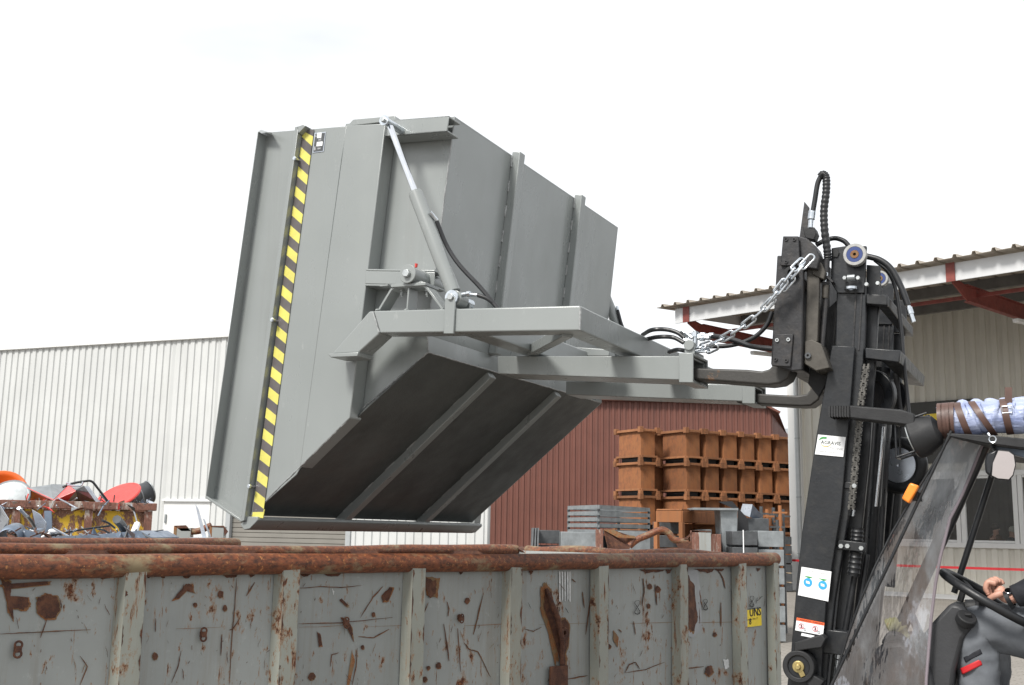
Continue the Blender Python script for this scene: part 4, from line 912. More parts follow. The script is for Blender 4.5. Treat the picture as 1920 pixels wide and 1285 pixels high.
# grey shed roof beyond
YG = 75.0
sh = thing('far_shed', Vector((onY(1470, 800, YG).x, YG, 0)), 'low far shed with weathered grey roof, seen right of the red brown hall', 'shed')
p = onY(1448, 806, YG); q = onY(1560, 802, YG); r1 = onY(1448, 822, YG - 3); 
mb = MB(); mb.prism([Vector((p.x - 6, YG, p.z)), Vector((q.x + 4, YG, p.z)), Vector((q.x + 4, YG - 6, r1.z - .3)), Vector((p.x - 6, YG - 6, r1.z - .3))], Z * .1); mb.build('roof', STG, sh)
mb = MB(); mb.corr((p.x - 6, YG - 5.8, 0), (1, 0, 0), 18, 0, r1.z - .3, (0, -1, 0), .3, .04); mb.build('wall', REDW, sh, smooth=0)

# ================================================================ RIGHT HALL with canopy
ZF = HC + 6.0
f0 = onZ(1258, 577, ZF); f1 = onZ(1920, 466, ZF); fd = (f1 - f0); fd.z = 0; FL = fd.length; fd.normalize(); fb = Vector((-fd.y, fd.x, 0))
if fb.y < 0: fb = -fb
OV = 7.0
f0 = Vector((f0.x, f0.y, 0))
def F(s_, back=0, z_=ZF): return f0 + fd * s_ + fb * back + Z * z_
hall = thing('loading_hall', F(FL * .6, OV, 0), 'cream ribbed hall on the right with wide canopy on red steel brackets', 'hall')
wp = F(0, OV, 0)
def HW(x, y, o_=0): return onN(x, y, fb, wp - fb * o_)
def hs(x, y=1000, o_=0): return (HW(x, y, o_) - wp).dot(fd)
sL = hs(1500); sE = hs(2400); SE = max(sE, FL + 6)
ZW = ZF + .43
sg = lambda x: hs(x)
def hp(s_, z_, o_=0): return wp + fd * s_ + Z * z_ - fb * o_
zws, zwt = HW(1800, 1018).z, HW(1800, 893).z
w0s, w1s = sg(1640), sg(1990)
def hpanel(sa, sb, z0, z1): mb = MB(); mb.corr(hp(sa, 0), fd, sb - sa, z0, z1, -fb, .30, .045, .62); mb.build('wall_cladding', WHR, hall, smooth=0)
hpanel(sL, w0s, .02, ZW); hpanel(w0s, w1s, .02, zws - .12); hpanel(w0s, w1s, zwt + .12, ZW); hpanel(w1s, SE, .02, ZW)
mb = MB(); mb.corr(hp(sL, 0), fb, 10, .02, ZW, -fd, .30, .045, .62); mb.build('wall_cladding', WHR, hall, smooth=0)
mb = MB(); c = hp(sL - .02, ZW / 2, .05); mb.box(c, (.22, .12, ZW / 2), (fd, fb, Z)); mb.build('corner_trim', WHT, hall, bevel=.01)
mb = MB(); c = hp(sL + 4, .12, .06); mb.bar(hp(sL, .06, .05), hp(SE, .06, .05), .05, .12); mb.build('base_trim', WHT, hall)
# drainpipe
mb = MB(); sp = sg(1506); mb.tube(smooth_path([hp(sp + .5, ZW - .9, .1), hp(sp + .08, ZW - 1.1, .18), hp(sp, ZW - 1.5, .2), hp(sp, 3, .2), hp(sp, .3, .2)]), .075, 14); dp = mb.build('drainpipe', PIPEG, hall)
for z_ in (4.6, 2.8, 1.1): mb = MB(); mb.torus(hp(sp, z_, .2), Z, .078, .012, 16, 6); mb.build('pipe_clip', STG, dp)
# windows
mull = [sg(1645), sg(1676), sg(1805), sg(1914), sg(1985)]
mb = MB(); mb.bar(hp(w0s, zws - .06, .04), hp(w1s, zws - .06, .04), .12, .14); mb.build('window_sill', WHT, hall, bevel=.01)
mb = MB(); mb.bar(hp(w0s, zwt + .06, .04), hp(w1s, zwt + .06, .04), .12, .14); mb.build('window_head', WHT, hall, bevel=.01)
for i in range(4):
    fm = MB(); a, b_ = mull[i], mull[i + 1]
    for s_ in (a, b_): fm.box(hp(s_ + (.07 if s_ == a else -.07), (zws + zwt) / 2, .03), (.062, .05, (zwt - zws) / 2), (fd, fb, Z))
    fm.bar(hp(a + .14, zws + .045, .03), hp(b_ - .14, zws + .045, .03), .09, .06); fm.bar(hp(a + .14, zwt - .045, .03), hp(b_ - .14, zwt - .045, .03), .09, .06)
    fo = fm.build('window_frame', WHT, hall, bevel=.006)
    gmb = MB(); gmb.face([hp(a + .12, zws + .05, .01), hp(b_ - .12, zws + .05, .01), hp(b_ - .12, zwt - .05, .01), hp(a + .12, zwt - .05, .01)]); gmb.build('pane', GLS, fo)
# room behind the windows
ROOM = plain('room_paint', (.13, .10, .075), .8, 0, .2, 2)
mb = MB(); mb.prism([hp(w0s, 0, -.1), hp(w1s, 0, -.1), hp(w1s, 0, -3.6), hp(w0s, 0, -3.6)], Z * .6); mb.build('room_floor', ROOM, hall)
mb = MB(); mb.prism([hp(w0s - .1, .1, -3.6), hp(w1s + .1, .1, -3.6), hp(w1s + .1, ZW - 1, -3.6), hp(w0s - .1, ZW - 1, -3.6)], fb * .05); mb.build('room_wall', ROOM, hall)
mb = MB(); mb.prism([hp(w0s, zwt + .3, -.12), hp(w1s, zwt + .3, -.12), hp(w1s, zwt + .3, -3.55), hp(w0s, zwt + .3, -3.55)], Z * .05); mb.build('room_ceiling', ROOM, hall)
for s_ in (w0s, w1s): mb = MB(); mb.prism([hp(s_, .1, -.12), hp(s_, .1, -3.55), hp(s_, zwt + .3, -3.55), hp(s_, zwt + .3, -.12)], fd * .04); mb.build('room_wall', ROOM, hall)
tb = thing('office_table', hp(sg(1870), .6, -1.0), 'dark table seen through the window of the cream hall', 'table')
mb = MB(); mb.box(hp(sg(1870), 1.42, -.9), (1.6, .4, .02), (fd, fb, Z)); mb.build('table_top', STD, tb, bevel=.004)
for s_ in (-1.5, 1.5):
    for q_ in (.35, -.35): mb = MB(); mb.box(hp(sg(1870) + s_, 1.0, -.9 + q_), (.03, .03, .4), (fd, fb, Z)); mb.build('leg', STD, tb)
# people sitting in the window
SKIN = plain('skin', (.50, .27, .20), .5, 0, .12, 30)
def seated_far(px, py, hair, shirt, label, turn, lean=0):
    hc = HW(px, py, -.75); root = thing('person', Vector((hc.x, hc.y, .6)), label, 'person', 'people sitting behind the hall window')
    me = bpy.data.meshes.new('body'); j = [(0, 0, -.85), (0, 0, -.45), (0, 0, -.25), (0, 0, -.13), (0, .01, .0), (0, .01, .07), (.19, 0, -.28), (.22, -.06, -.55), (.12, -.28, -.62), (-.19, 0, -.28), (-.22, -.06, -.55), (-.12, -.28, -.62), (.1, -.3, -.9), (-.1, -.3, -.9)]
    e = [(0, 1), (1, 2), (2, 3), (3, 4), (4, 5), (2, 6), (6, 7), (7, 8), (2, 9), (9, 10), (10, 11), (0, 12), (0, 13)]
    rot = Matrix.Rotation(turn, 3, 'Z'); off_ = hc - root.location
    me.from_pydata([tuple(rot @ Vector(p) + off_) for p in j], e, []); o = bpy.data.objects.new('body', me); COL.objects.link(o); o.parent = root; ORG[o.name] = ORG[root.name]
    me.materials.append(SKIN); o.modifiers.new('k', 'SKIN')
    for v_, r_ in zip(me.skin_vertices[0].data, (.17, .17, .16, .06, .095, .085, .065, .05, .04, .065, .05, .04, .08, .08)): v_.radius = (r_, r_)
    me.skin_vertices[0].data[0].use_root = True
    m_ = o.modifiers.new('s', 'SUBSURF'); m_.levels = 2; m_.render_levels = 2
    mb = MB(); mb.ball(hc + Z * .045 - rot @ Vector((0, -.03, 0)), .112, 16, 10, (1, 1.05, .95)); mb.build('hair', hair, o)
    mb = MB(); mb.tube([hc - Z * .95, hc - Z * .6, hc - Z * .34, hc - Z * .2, hc - Z * .15], [.20, .21, .22, .16, .08], 18); mb.tube(smooth_path([hc + rot @ Vector((.2, 0, -.3)), hc + rot @ Vector((.24, -.06, -.55)), hc + rot @ Vector((.14, -.26, -.62))]), .07, 10); mb.tube(smooth_path([hc + rot @ Vector((-.2, 0, -.3)), hc + rot @ Vector((-.24, -.06, -.55)), hc + rot @ Vector((-.14, -.26, -.62))]), .07, 10); mb.build('shirt', shirt, o)
    mb = MB(); mb.ball(hc + rot @ Vector((0, -.105, -.01)), .018, 8, 6); mb.build('nose', SKIN, o)
seated_far(1867, 992, plain('dark_hair', (.05, .03, .02), .7), plain('brown_shirt', (.10, .045, .02), .8), 'dark haired person in brown top sitting behind the hall window', R(40))
seated_far(1898, 997, plain('white_hair', (.45, .42, .38), .7), plain('black_shirt', (.015, .018, .018), .8), 'white haired person in dark top sitting behind the hall window', R(-60))
# canopy : roof sheet, fascia, purlins, brackets
mb = MB()
pitch = .42; k = 0
def roofprof(s_):
    f_ = (s_ % pitch) / pitch; return .05 if .38 < f_ < .62 else 0
xs = []; k = 0
while k * pitch < SE + 1:
    for f_, z_ in ((0, 0), (.36, 0), (.42, .07), (.58, .07), (.64, 0)): xs.append((k * pitch + f_ * pitch - .3, z_))
    k += 1
vs_ = []
for s_, z_ in xs: vs_ += [F(s_, -.25, ZF + z_), F(s_, OV + .3, ZF + .45 + z_)]
mb.add(vs_, [(2 * i, 2 * i + 2, 2 * i + 3, 2 * i + 1) for i in range(len(xs) - 1)])
mb.build('canopy_roof', CANU, hall, smooth=0, solid=.012)
mb = MB(); mb.bar(F(.1, .06, ZF - .25), F(SE, .06, ZF - .25), .03, .40); mb.build('fascia', CANW, hall, bevel=.006)
mb = MB(); mb.bar(F(.1, .15, ZF - .08), F(.1, OV - .1, ZF + .3), .03, .30); mb.build('fascia', CANW, hall)
for bk_, z_, w_, h2, m_ in ((1.3, -.62, .08, .08, REDS), (3.0, .0, .14, .26, CAND), (5.2, .08, .14, .26, CAND)):
    mb = MB(); mb.bar(F(.2, bk_, ZF + z_ + .05), F(SE, bk_, ZF + z_ + .05), w_, h2); mb.build('canopy_beam', m_, hall, bevel=.005)
for px in (1298, 1795, 2200):
    pf = onN(px, 560, fb, F(0, .3, 0)); s_ = (pf - f0).dot(fd)
    mb = MB(); q = [F(s_, .09, ZF - .30), F(s_, .09, ZF - .48), F(s_, .8, ZF - .78), F(s_, OV - .1, ZF - .72), F(s_, OV - .1, ZF - .36), F(s_, .7, ZF - .42)]
    mb.prism([p - fd * .012 for p in q], fd * .024); mb.bar(q[2], q[3], .14, .02, Z); mb.bar(q[5], q[4], .14, .02, Z); mb.build('bracket', REDS, hall)
    mb = MB(); mb.bar(F(s_, .02, ZF - .46), F(s_, .02, ZF - .04), .20, .02, fb); mb.build('bracket_plate', REDS, hall)
    mb = MB(); mb.bar(F(s_ + .3, 2.6, ZF - .98), F(s_ + .3, 5.4, ZF - .80), .14, .10); mb.build('lamp_tube', WHT, hall, bevel=.02)
# sign with fragments of yellow lettering
sa, sb = sg(1655), sg(1840); z0, z1 = HW(1800, 868).z, HW(1800, 750).z
sgn = thing('wall_sign', hp((sa + sb) / 2, z0, .06), 'black sign with yellow letters on the cream hall above the window, half hidden', 'sign')
mb = MB(); mb.box(hp((sa + sb) / 2, (z0 + z1) / 2, .08), ((sb - sa) / 2, .03, (z1 - z0) / 2), (fd, fb, Z)); mb.build('board', plain('sign_black', (.045, .045, .042), .5), sgn, bevel=.006)
YL = plain('sign_yellow', (.80, .60, .06), .5)
for pts in ([(1676, 815), (1711, 818), (1712, 829), (1702, 829), (1700, 824), (1690, 822), (1688, 828), (1677, 827)], [(1704, 834), (1711, 837), (1711, 844), (1706, 840)], [(1718, 835), (1724, 836), (1725, 846), (1719, 846)], [(1725, 779), (1735, 778), (1736, 783), (1725, 784)], [(1737, 777), (1759, 775), (1759, 789), (1751, 790), (1750, 786), (1744, 786), (1744, 791), (1738, 790)], [(1770, 775), (1778, 774), (1778, 790), (1770, 790)]):
    mb = MB(); mb.prism([HW(x, y, .115) for x, y in pts], fb * .004); mb.build('letter', YL, sgn)
# barrier tape before the wall
tp_ = MB(); a, b_ = HW(1470, 1052, .9), HW(1960, 1072, .9)
TAPE = plain('red_tape', (.60, .035, .045), .5)
n = 24; pts = [a.lerp(b_, i / n) - Z * (.03 * math.sin(math.pi * i / n)) for i in range(n + 1)]
for i in range(n): tp_.prism([pts[i], pts[i + 1], pts[i + 1] + Z * .065, pts[i] + Z * .065], fb * .003)
tag(tp_.build('barrier_tape', TAPE), 'thin red barrier tape stretched before the cream hall wall', 'tape')
for i, s_ in enumerate((0.0, 1.0)):
    p = a.lerp(b_, s_); r_ = thing('tape_post', Vector((p.x, p.y, 0)), ('slim grey post holding the left end of the red tape', 'slim grey post holding the right end of the red tape')[i], 'post')
    mb = MB(); mb.cyl(Vector((p.x, p.y, 0)), Vector((p.x, p.y, p.z + .1)), .02, 10); mb.build('pole', STG, r_); mb = MB(); mb.cyl(Vector((p.x, p.y, 0)), Vector((p.x, p.y, .04)), .14, 16); mb.build('foot', STD, r_)
# concrete block and dry shrub at the corner
q = onZ(1482, 1098, 0)
mb = MB(); mb.box(q + Z * .28 + fb * .3, (.42, .3, .27), (fd, fb, Z)); tag(mb.build('concrete_block', CONC, bevel=.04, seg=3), 'weathered brown concrete block at the corner of the cream hall', 'block')
sr = thing('dry_shrub', q + fb * .5 + fd * .35, 'bare twiggy shrub behind the concrete block at the hall corner', 'shrub')
rs = random.Random(5)
for k in range(16):
    a_ = rs.uniform(0, 6.28); p = q + fb * .62 + fd * .38; pts = [p]
    for i in range(7): pts.append(pts[-1] + Vector((math.cos(a_) * .05 + rs.uniform(-.04, .04), math.sin(a_) * .05 + rs.uniform(-.04, .04), rs.uniform(.12, .2))))
    mb = MB(); mb.tube(pts, [.012, .01, .008, .007, .006, .005, .004, .003], 5)
    for i in range(2, 7):
        e_ = pts[i] + Vector((rs.uniform(-.15, .15), rs.uniform(-.15, .15), rs.uniform(0, .14))); mb.tube([pts[i], e_], [.004, .002], 4)
    mb.build('twig', STD, sr)

# ================================================================ RUST COLOURED STACKING BOXES
BR = Vector((.86, .51, 0)).normalized(); BB = Vector((-.51, .86, 0)).normalized()
BXL, BXW, BXH = 1.45, .74, 1.165   # length along BB, width along BR, pitch height
pos = onY(1287, 835, 38.5); pos.z = 0
def make_box(loc):
    r_ = thing('stacking_box', loc, 'x', 'box', 'rust coloured steel stacking boxes before the red brown hall')
    L = Vector(loc); ax = (BR, BB, Z); hw, hl = BXW / 2, BXL / 2; C_ = L + BR * hw + BB * hl
    mb = MB(); z0, z1 = .20, BXH - .03
    c0 = [C_ + BR * (hw - .07) * i + BB * (hl - .07) * j for i, j in ((-1, -1), (1, -1), (1, 1), (-1, 1))]
    for i in range(4):
        p, q_ = c0[i], c0[(i + 1) % 4]; mid = (p + q_) / 2; nn = (mid - C_).normalized()
        nseg = 10; a_ = []
        for k in range(nseg + 1):
            w__ = p.lerp(q_, k / nseg) + nn * (.012 * math.sin(math.pi * k / nseg)); a_ += [w__ + Z * z0, w__ + Z * z1]
        mb.add(a_, [(2 * k, 2 * k + 2, 2 * k + 3, 2 * k + 1) for k in range(nseg)])
    mb.face([p + Z * z0 for p in c0]); mb.build('body', BOXR, r_, smooth=20)
    mb = MB(); mb.box(C_ + Z * .10, (hw - .14, hl - .14, .098), ax); mb.build('gap_shade', DARKIN, r_)  # dark block added under each box to imitate the black shade between layers
    mb = MB()
    for i in range(4):
        p = C_ + BR * hw * (-1, 1, 1, -1)[i] + BB * hl * (-1, -1, 1, 1)[i]; q_ = C_ + BR * hw * (-1, 1, 1, -1)[(i + 1) % 4] + BB * hl * (-1, -1, 1, 1)[(i + 1) % 4]
        mb.bar(p + Z * (BXH - .055), q_ + Z * (BXH - .055), .06, .085, ext=-.02)
    mb.build('top_rim', BOXR2, r_, bevel=.004)
    mb = MB()
    for i in range(4):
        p = C_ + BR * hw * (-1, 1, 1, -1)[i] + BB * hl * (-1, -1, 1, 1)[i]; q_ = C_ + BR * hw * (-1, 1, 1, -1)[(i + 1) % 4] + BB * hl * (-1, -1, 1, 1)[(i + 1) % 4]
        mb.bar(p + Z * .19, q_ + Z * .19, .06, .07, ext=-.02)
    mb.build('bottom_rim', BOXR2, r_, bevel=.004)
    for i, j in ((-1, -1), (1, -1), (1, 1), (-1, 1)):
        p = C_ + BR * hw * i + BB * hl * j
        mb = MB(); mb.box(p + Z * .08, (.065, .065, .08), ax); mb.build('foot', BOXR2, r_, bevel=.006)
        mb = MB(); mb.box(p + Z * (BXH - .045), (.075, .075, .10), ax); mb.build('corner_lug', BOXR2, r_, bevel=.006)
    return r_
P_R = .855
base_ = pos - BR * BXW * 0
cols_ = [('main', k) for k in range(8)]
boxes = []
protobox = None
words = ['first', 'second', 'third', 'fourth', 'fifth', 'sixth', 'seventh', 'eighth']; lay = ['bottom', 'second lowest', 'middle', 'second highest', 'top']
LOW = .52
def place_box(loc, label):
    global protobox
    if protobox is None: protobox = make_box(loc); r_ = protobox
    else: r_ = copy_tree(protobox); r_.rotation_euler = (0, 0, random.uniform(-.015, .015)); r_.location = loc
    r_['label'] = label; low = loc.z < .1; r_.scale = (1, 1, LOW if low else 1); r_.location = loc - (Z * 0 if low else Z * (1 - LOW) * BXH); return r_
ztop = 0
for lv in range(5):
    for k in range(8):
        jit = Vector((random.uniform(-.012, .012), random.uniform(-.015, .015), 0))
        place_box(base_ + BR * (P_R * k) + Z * (BXH * lv) + jit, 'rust coloured box in %s layer, %s from left in the long row' % (lay[lv], words[k]))
    c2_ = onY(1201, 835, 38.5); c2_.z = 0
    place_box(c2_ - BR * BXW * 0 + Z * (BXH * lv), 'rust coloured box in %s layer of the separate left stack' % lay[lv])
    place_box(c2_ + BR * 1.15 + BB * .8 + Z * (BXH * lv), 'rust coloured box in %s layer, set back between left stack and long row' % lay[lv])

# ================================================================ YARD STOCK between container and boxes
def Q(x, y, Y_=20.0): return onY(x, y, Y_)
# stack of galvanised frames
cnr = Q(1122, 960, 20.0); dA_ = (onY(1066, 960, 21.2) - cnr); dA_.z = 0; dB_ = (onY(1217, 960, 21.6) - cnr); dB_.z = 0
lA, lB = dA_.length, dB_.length; dA_.normalize(); dB_.normalize()
def frame_(z_, label, h_=.07, group='galvanised frames in the flat stack', n=8):
    r_ = thing('galvanised_grating', Vector((cnr.x, cnr.y, z_)), label, 'frame', group); p = [Vector((cnr.x, cnr.y, z_)), Vector((cnr.x, cnr.y, z_)) + dA_ * lA, Vector((cnr.x, cnr.y, z_)) + dA_ * lA + dB_ * lB, Vector((cnr.x, cnr.y, z_)) + dB_ * lB]
    mb = MB()
    for i in range(4): mb.bar(p[i] + Z * (.04 + h_ / 2), p[(i + 1) % 4] + Z * (.04 + h_ / 2), .04, h_)
    mb.build('outer_frame', STG, r_)
    mb = MB()
    for i in range(1, n): mb.bar(p[0] + dB_ * (lB * i / n) + Z * (.04 + h_ / 2), p[1] + dB_ * (lB * i / n) + Z * (.04 + h_ / 2), .02, h_ * .8)
    mb.build('cross_bars', STG, r_)
    for i in range(4):
        mb = MB(); mb.box(p[i] + Z * .02, (.03, .03, .02), (dA_, dB_, Z)); mb.build('spacer', STD, r_)
    return r_
z1 = Q(1122, 947, 20.0).z; pt = (Q(1122, 947, 20).z - Q(1122, 958.5, 20).z)
for i, nm in enumerate(('topmost', 'second from top', 'third from top', 'fourth from top', 'lowest visible')): frame_(z1 - pt * i - .11, 'galvanised grey frame, %s of the flat stack beside the left box stack' % nm)
zz = z1 - pt * 4 - .11
def crate(x0, x1, y0, Yd, mat, label, name='steel_crate', cat='crate', group=None, slats=5, depth=.9, mat2=None, yb=None):
    """crate of horizontal channels on the ground, its top at pixel row y0"""
    a, b_ = Q(x0, y0, Yd), Q(x1, y0, Yd); top = a.z; bot = 0 if yb is None else Q(x0, yb, Yd).z
    r_ = thing(name, Vector(((a.x + b_.x) / 2, Yd, bot)), label, cat, group)
    h_ = (top - bot) / slats; n_ = slats
    for i in range(n_):
        z_ = bot + h_ * (i + .5); mb = MB(); mb.box(((a.x + b_.x) / 2, Yd + depth / 2, z_), ((b_.x - a.x) / 2, depth / 2, h_ * .43)); mb.build('slat', mat, r_, bevel=.006)
    for sx in ((0, 1) if mat2 else ()):
        mb = MB(); x_ = a.x + .03 if sx == 0 else b_.x - .03; mb.box((x_, Yd - .012, (top + bot) / 2), (.03, .01, (top - bot) / 2)); mb.build('corner_post', mat2 or mat, r_)
    return r_
crate(1052, 1119, 993, 19.5, STG, 'grey box of galvanised channels below the flat frame stack', slats=3)
mb = MB(); p = Vector((cnr.x, cnr.y, 0)); mb.box(p + dA_ * lA / 2 + dB_ * lB / 2 + Z * zz / 2, (lA / 2 - .05, lB / 2 - .05, zz / 2), (dA_, dB_, Z)); tag(mb.build('support_box', STD, bevel=.01), 'dark box carrying the flat stack of galvanised frames', 'box')
crate(1008, 1050, 992, 20.2, STD, 'low dark stack of profiles left of the grey channel box', slats=6)
for k in range(3):
    mb = MB(); mb.prism([Q(998 + 5 * k, 990, 19.6), Q(1001 + 5 * k, 990, 19.6), Q(999 + 5 * k, 1040, 19.4), Q(996 + 5 * k, 1040, 19.4)], Vector((0, .8, 0))); tag(mb.build('leaning_profile', STD), ('leftmost', 'middle', 'right')[k] + ' of three dark profiles leaning at left end of the stock', 'profile', 'dark profiles leaning on edge')
crate(1143, 1225, 993, 19.8, STG, 'grey crate of steel channels behind the bent pipe frame', slats=4, mat2=STD)
crate(1237, 1277, 976, 18.5, STD, 'dark stack of trays under the left half of the rusty table', name='tray_stack', cat='trays', slats=8)
# rusty table frame
tbx = thing('rusty_table', Vector((Q(1290, 960, 18).x, 18.3, 0)), 'rust brown box shaped table frame before the stacking boxes', 'table frame')
a, b_, c_ = Q(1231, 958, 18.0), Q(1278, 958, 17.6), Q(1345, 959, 18.9); zt2 = (a.z + b_.z) / 2
for p in (a, b_, c_): p.z = zt2
d__ = a + c_ - b_
for i, (p, q) in enumerate(((a, b_), (b_, c_), (c_, d__), (d__, a))):
    mb = MB(); mb.bar(p - Z * .09, q - Z * .09, .03, .18); mb.build('apron', BOXR, tbx, bevel=.004)
mb = MB(); mb.prism([a + Z * .01, b_ + Z * .01, c_ + Z * .01, d__ + Z * .01], Z * .02); mb.build('top_plate', BOXR2, tbx)
for p in (a, b_, c_, d__): mb = MB(); mb.bar(Vector((p.x, p.y, 0)), p - Z * .18, .07, .07, E_); mb.build('leg', BOXR, tbx, bevel=.004)
crate(1285, 1340, 975, 18.9, BOXR, 'rusty low frame standing inside the right half of the brown table', name='inner_frame', cat='frame', slats=2)
crate(1308, 1334, 978, 18.3, STG, 'small grey sheet box beside the rusty table', name='sheet_box', cat='box', slats=1)
# sheet metal hopper and plates
hp_ = thing('sheet_hopper', Vector((Q(1365, 1000, 17.5).x, 17.8, 0)), 'grey upright sheet hopper with flanged rim right of the rusty table', 'hopper')
mb = MB(); mb.prism([Q(1350, 955, 17.5), Q(1383, 955, 17.5), Q(1380, 1040, 17.5), Q(1356, 1040, 17.5)], Vector((0, .5, 0))); mb.build('body', STG, hp_)
mb = MB(); mb.prism([Q(1300, 952, 17.4), Q(1384, 953, 17.4), Q(1384, 957, 17.4), Q(1300, 956, 17.4)], Vector((0, .6, 0))); mb.build('rim', STG, hp_)
mb = MB(); mb.prism([Q(1347, 941, 17.9), Q(1373, 940, 17.9), Q(1403, 974, 17.9), Q(1404, 995, 17.9), Q(1385, 995, 17.9), Q(1384, 957, 17.9)], Vector((0, .04, 0))); tag(mb.build('black_plate', INKB), 'black bent plate leaning behind the grey hopper', 'plate')
tb_ = thing('tilted_bin', Vector((Q(1408, 965, 18.2).x, 18.2, Q(1408, 975, 18.2).z)), 'white and dark grey tilted sheet bin above the strapped trays', 'bin')
mb = MB(); mb.prism([Q(1393, 945, 18.2), Q(1411, 946, 18.2), Q(1406, 970, 18.2), Q(1388, 962, 18.2)], Vector((0, .03, 0))); mb.build('front_face', SHTW, tb_)
mb = MB(); mb.prism([Q(1411, 946, 18.2), Q(1431, 968, 18.7), Q(1420, 974, 18.7), Q(1406, 970, 18.2)], Vector((0, .03, 0))); mb.build('side_face', SHTB, tb_)
mb = MB(); mb.box((Q(1405, 985, 18.5).x, 18.6, Q(1405, 972, 18.5).z / 2), (.28, .3, Q(1405, 972, 18.5).z / 2)); tag(mb.build('support_box', STD, bevel=.01), 'dark box carrying the tilted white bin', 'box')
tk = crate(1373, 1420, 994, 17.0, STD, 'black trays strapped in a bundle right of the bent pipe frame', name='tray_stack', cat='trays', slats=7)
mb = MB(); x_ = Q(1393, 990, 17).x; mb.box((x_, 16.985, Q(1393, 994, 17).z / 2 + .0), (.008, .004, Q(1393, 994, 17).z / 2)); mb.build('strap', WHITE, tk)
crate(1421, 1469, 993, 17.3, STG, 'grey stack of steel channels right of the strapped black trays', name='channel_stack', cat='channels', slats=6)
crate(1470, 1484, 1005, 33.0, STD, 'dark crates beside the corner of the cream hall', slats=6)
rs = random.Random(11)
for i, (x, y) in enumerate(((1427, 950), (1438, 955), (1450, 952), (1462, 948), (1468, 955), (1444, 972), (1457, 975), (1464, 965))):
    mb = MB(); p = Q(x, y, 18.8 + .2 * (i % 3)); mb.cyl(Vector((p.x, p.y, 0)), p, .03, 8); mb.bar(p - Z * .12 - Vector((.12, 0, 0)), p - Z * .12 + Vector((.12, 0, 0)), .05, .03)
    tag(mb.build('stake_post', BOXR if i % 2 else STD), ['first short', 'second short', 'third tall', 'fourth tallest', 'fifth', 'low sixth', 'low seventh', 'last'][i] + ' stake from the left in the cluster right of the tilted bin', 'stake', 'stakes with cross pieces beside the stacking boxes')
crate(1345, 1352, 997, 17.2, RUSTW, 'narrow pale rusty gate post below the sheet hopper', name='gate_post', cat='post', slats=3)
# ================================================================ FORK TRUCK
trk = thing('forklift', acz(-.1, 4.8, 0), 'black fork truck with leaning mast and clear weather screen at the right', 'forklift')
def FC(pts, c): return [onC(x, y, c) for x, y in pts]
def fp(name, pts, c, th_, mat=None, bevel=.003, par=None):
    mb = MB(); mb.prism(FC(pts, c), W * th_); return mb.build(name, mat or BLACKP, par or trk, bevel=bevel)
# --- mast rails
outer = [(1560, 648), (1602, 650), (1592, 786), (1577, 955), (1549, 1128), (1538, 1285), (1530, 1420), (1462, 1420), (1476, 1285), (1483, 1224), (1495, 1078), (1504, 996), (1531, 814)]
def ext(p):   # carry the foot of the mast down to the truck frame
    return p
for cc_ in (4.40, 5.12):
    near_ = cc_ < 5
    def shift(pts, dc=0): return [off(onC(x, y, 4.40), cc_ + dc) for x, y in pts]
    mb = MB(); mb.prism(shift(outer), W * .012); web = shift(outer)
    fr_ = [(1560, 648), (1531, 814), (1504, 996), (1495, 1078), (1483, 1224), (1476, 1285), (1462, 1420)]
    bk_ = [(1602, 650), (1592, 786), (1577, 955), (1549, 1128), (1538, 1285), (1530, 1420)]
    for line, sg_ in ((fr_, 1), (bk_, -1)):
        q = shift(line, .012); 
        for i in range(len(q) - 1):
            mb.prism([q[i], q[i + 1], q[i + 1] + A * .018 * sg_, q[i] + A * .018 * sg_], W * .05)
    mb.build('mast_rail', BLACKP, trk, bevel=.003)
    mid = [(1566, 545), (1622, 548), (1618, 650), (1606, 800), (1590, 955), (1562, 1128), (1545, 1285), (1536, 1400), (1500, 1400), (1505, 1285), (1520, 1150), (1545, 950), (1560, 800)]
    mb = MB(); mb.prism(shift(mid, .03), W * .035); mb.build('mast_rail', BLACKP, trk, bevel=.004)
    mb = MB(); mb.prism(shift([(1601, 548), (1604, 548), (1598, 655), (1595, 655)], .026), W * .01); mb.prism(shift([(1612, 548), (1615, 548), (1609, 655), (1606, 655)], .026), W * .01); mb.build('rail_seam', STG if False else CARR, trk)
    inn = [(1600, 560), (1640, 560), (1632, 700), (1622, 850), (1596, 1100), (1575, 1285), (1560, 1400), (1530, 1400), (1545, 1285), (1575, 1000)]
    mb = MB(); mb.prism(shift(inn, .10), W * .03); mb.build('mast_rail', BLACKP, trk, bevel=.004)
    top = [(1557, 463), (1584, 459), (1623, 459), (1621, 500), (1619, 548), (1568, 548), (1556, 528)]
    mb = MB(); mb.prism(shift(top, .02), W * .022); mb.build('mast_head', BLACKP, trk, bevel=.003)
    mb = MB(); mb.prism(shift([(1618, 488), (1644, 490), (1648, 560), (1618, 560)], .08), W * .02); mb.build('mast_head', BLACKP, trk, bevel=.003)
    for x, y, dc, k in ((1604.5, 480, .0, 1), (1643, 514, .11, .72)):
        if not near_: continue
        c = off(onC(x, y, 4.40), cc_ + dc - .012)
        mb = MB(); mb.ring(c, W, .031 * k, .045 * k, .03, 36); ro = mb.build('guide_roller', GREYRING, trk, bevel=.002)
        mb = MB(); mb.ring(c - W * .004, W, .017 * k, .031 * k, .022, 36); mb.build('blue_seal', plain('seal_blue', (.022, .045, .17), .5) if 'seal_blue' not in MATS else MATS['seal_blue'], ro)
        mb = MB(); mb.ring(c - W * .004, W, .006, .0165 * k, .026, 24); mb.build('hub', SCARL, ro, bevel=.001); mb = MB(); mb.cyl(c, c + W * .06, .008, 12); mb.build('axle', STD, ro)
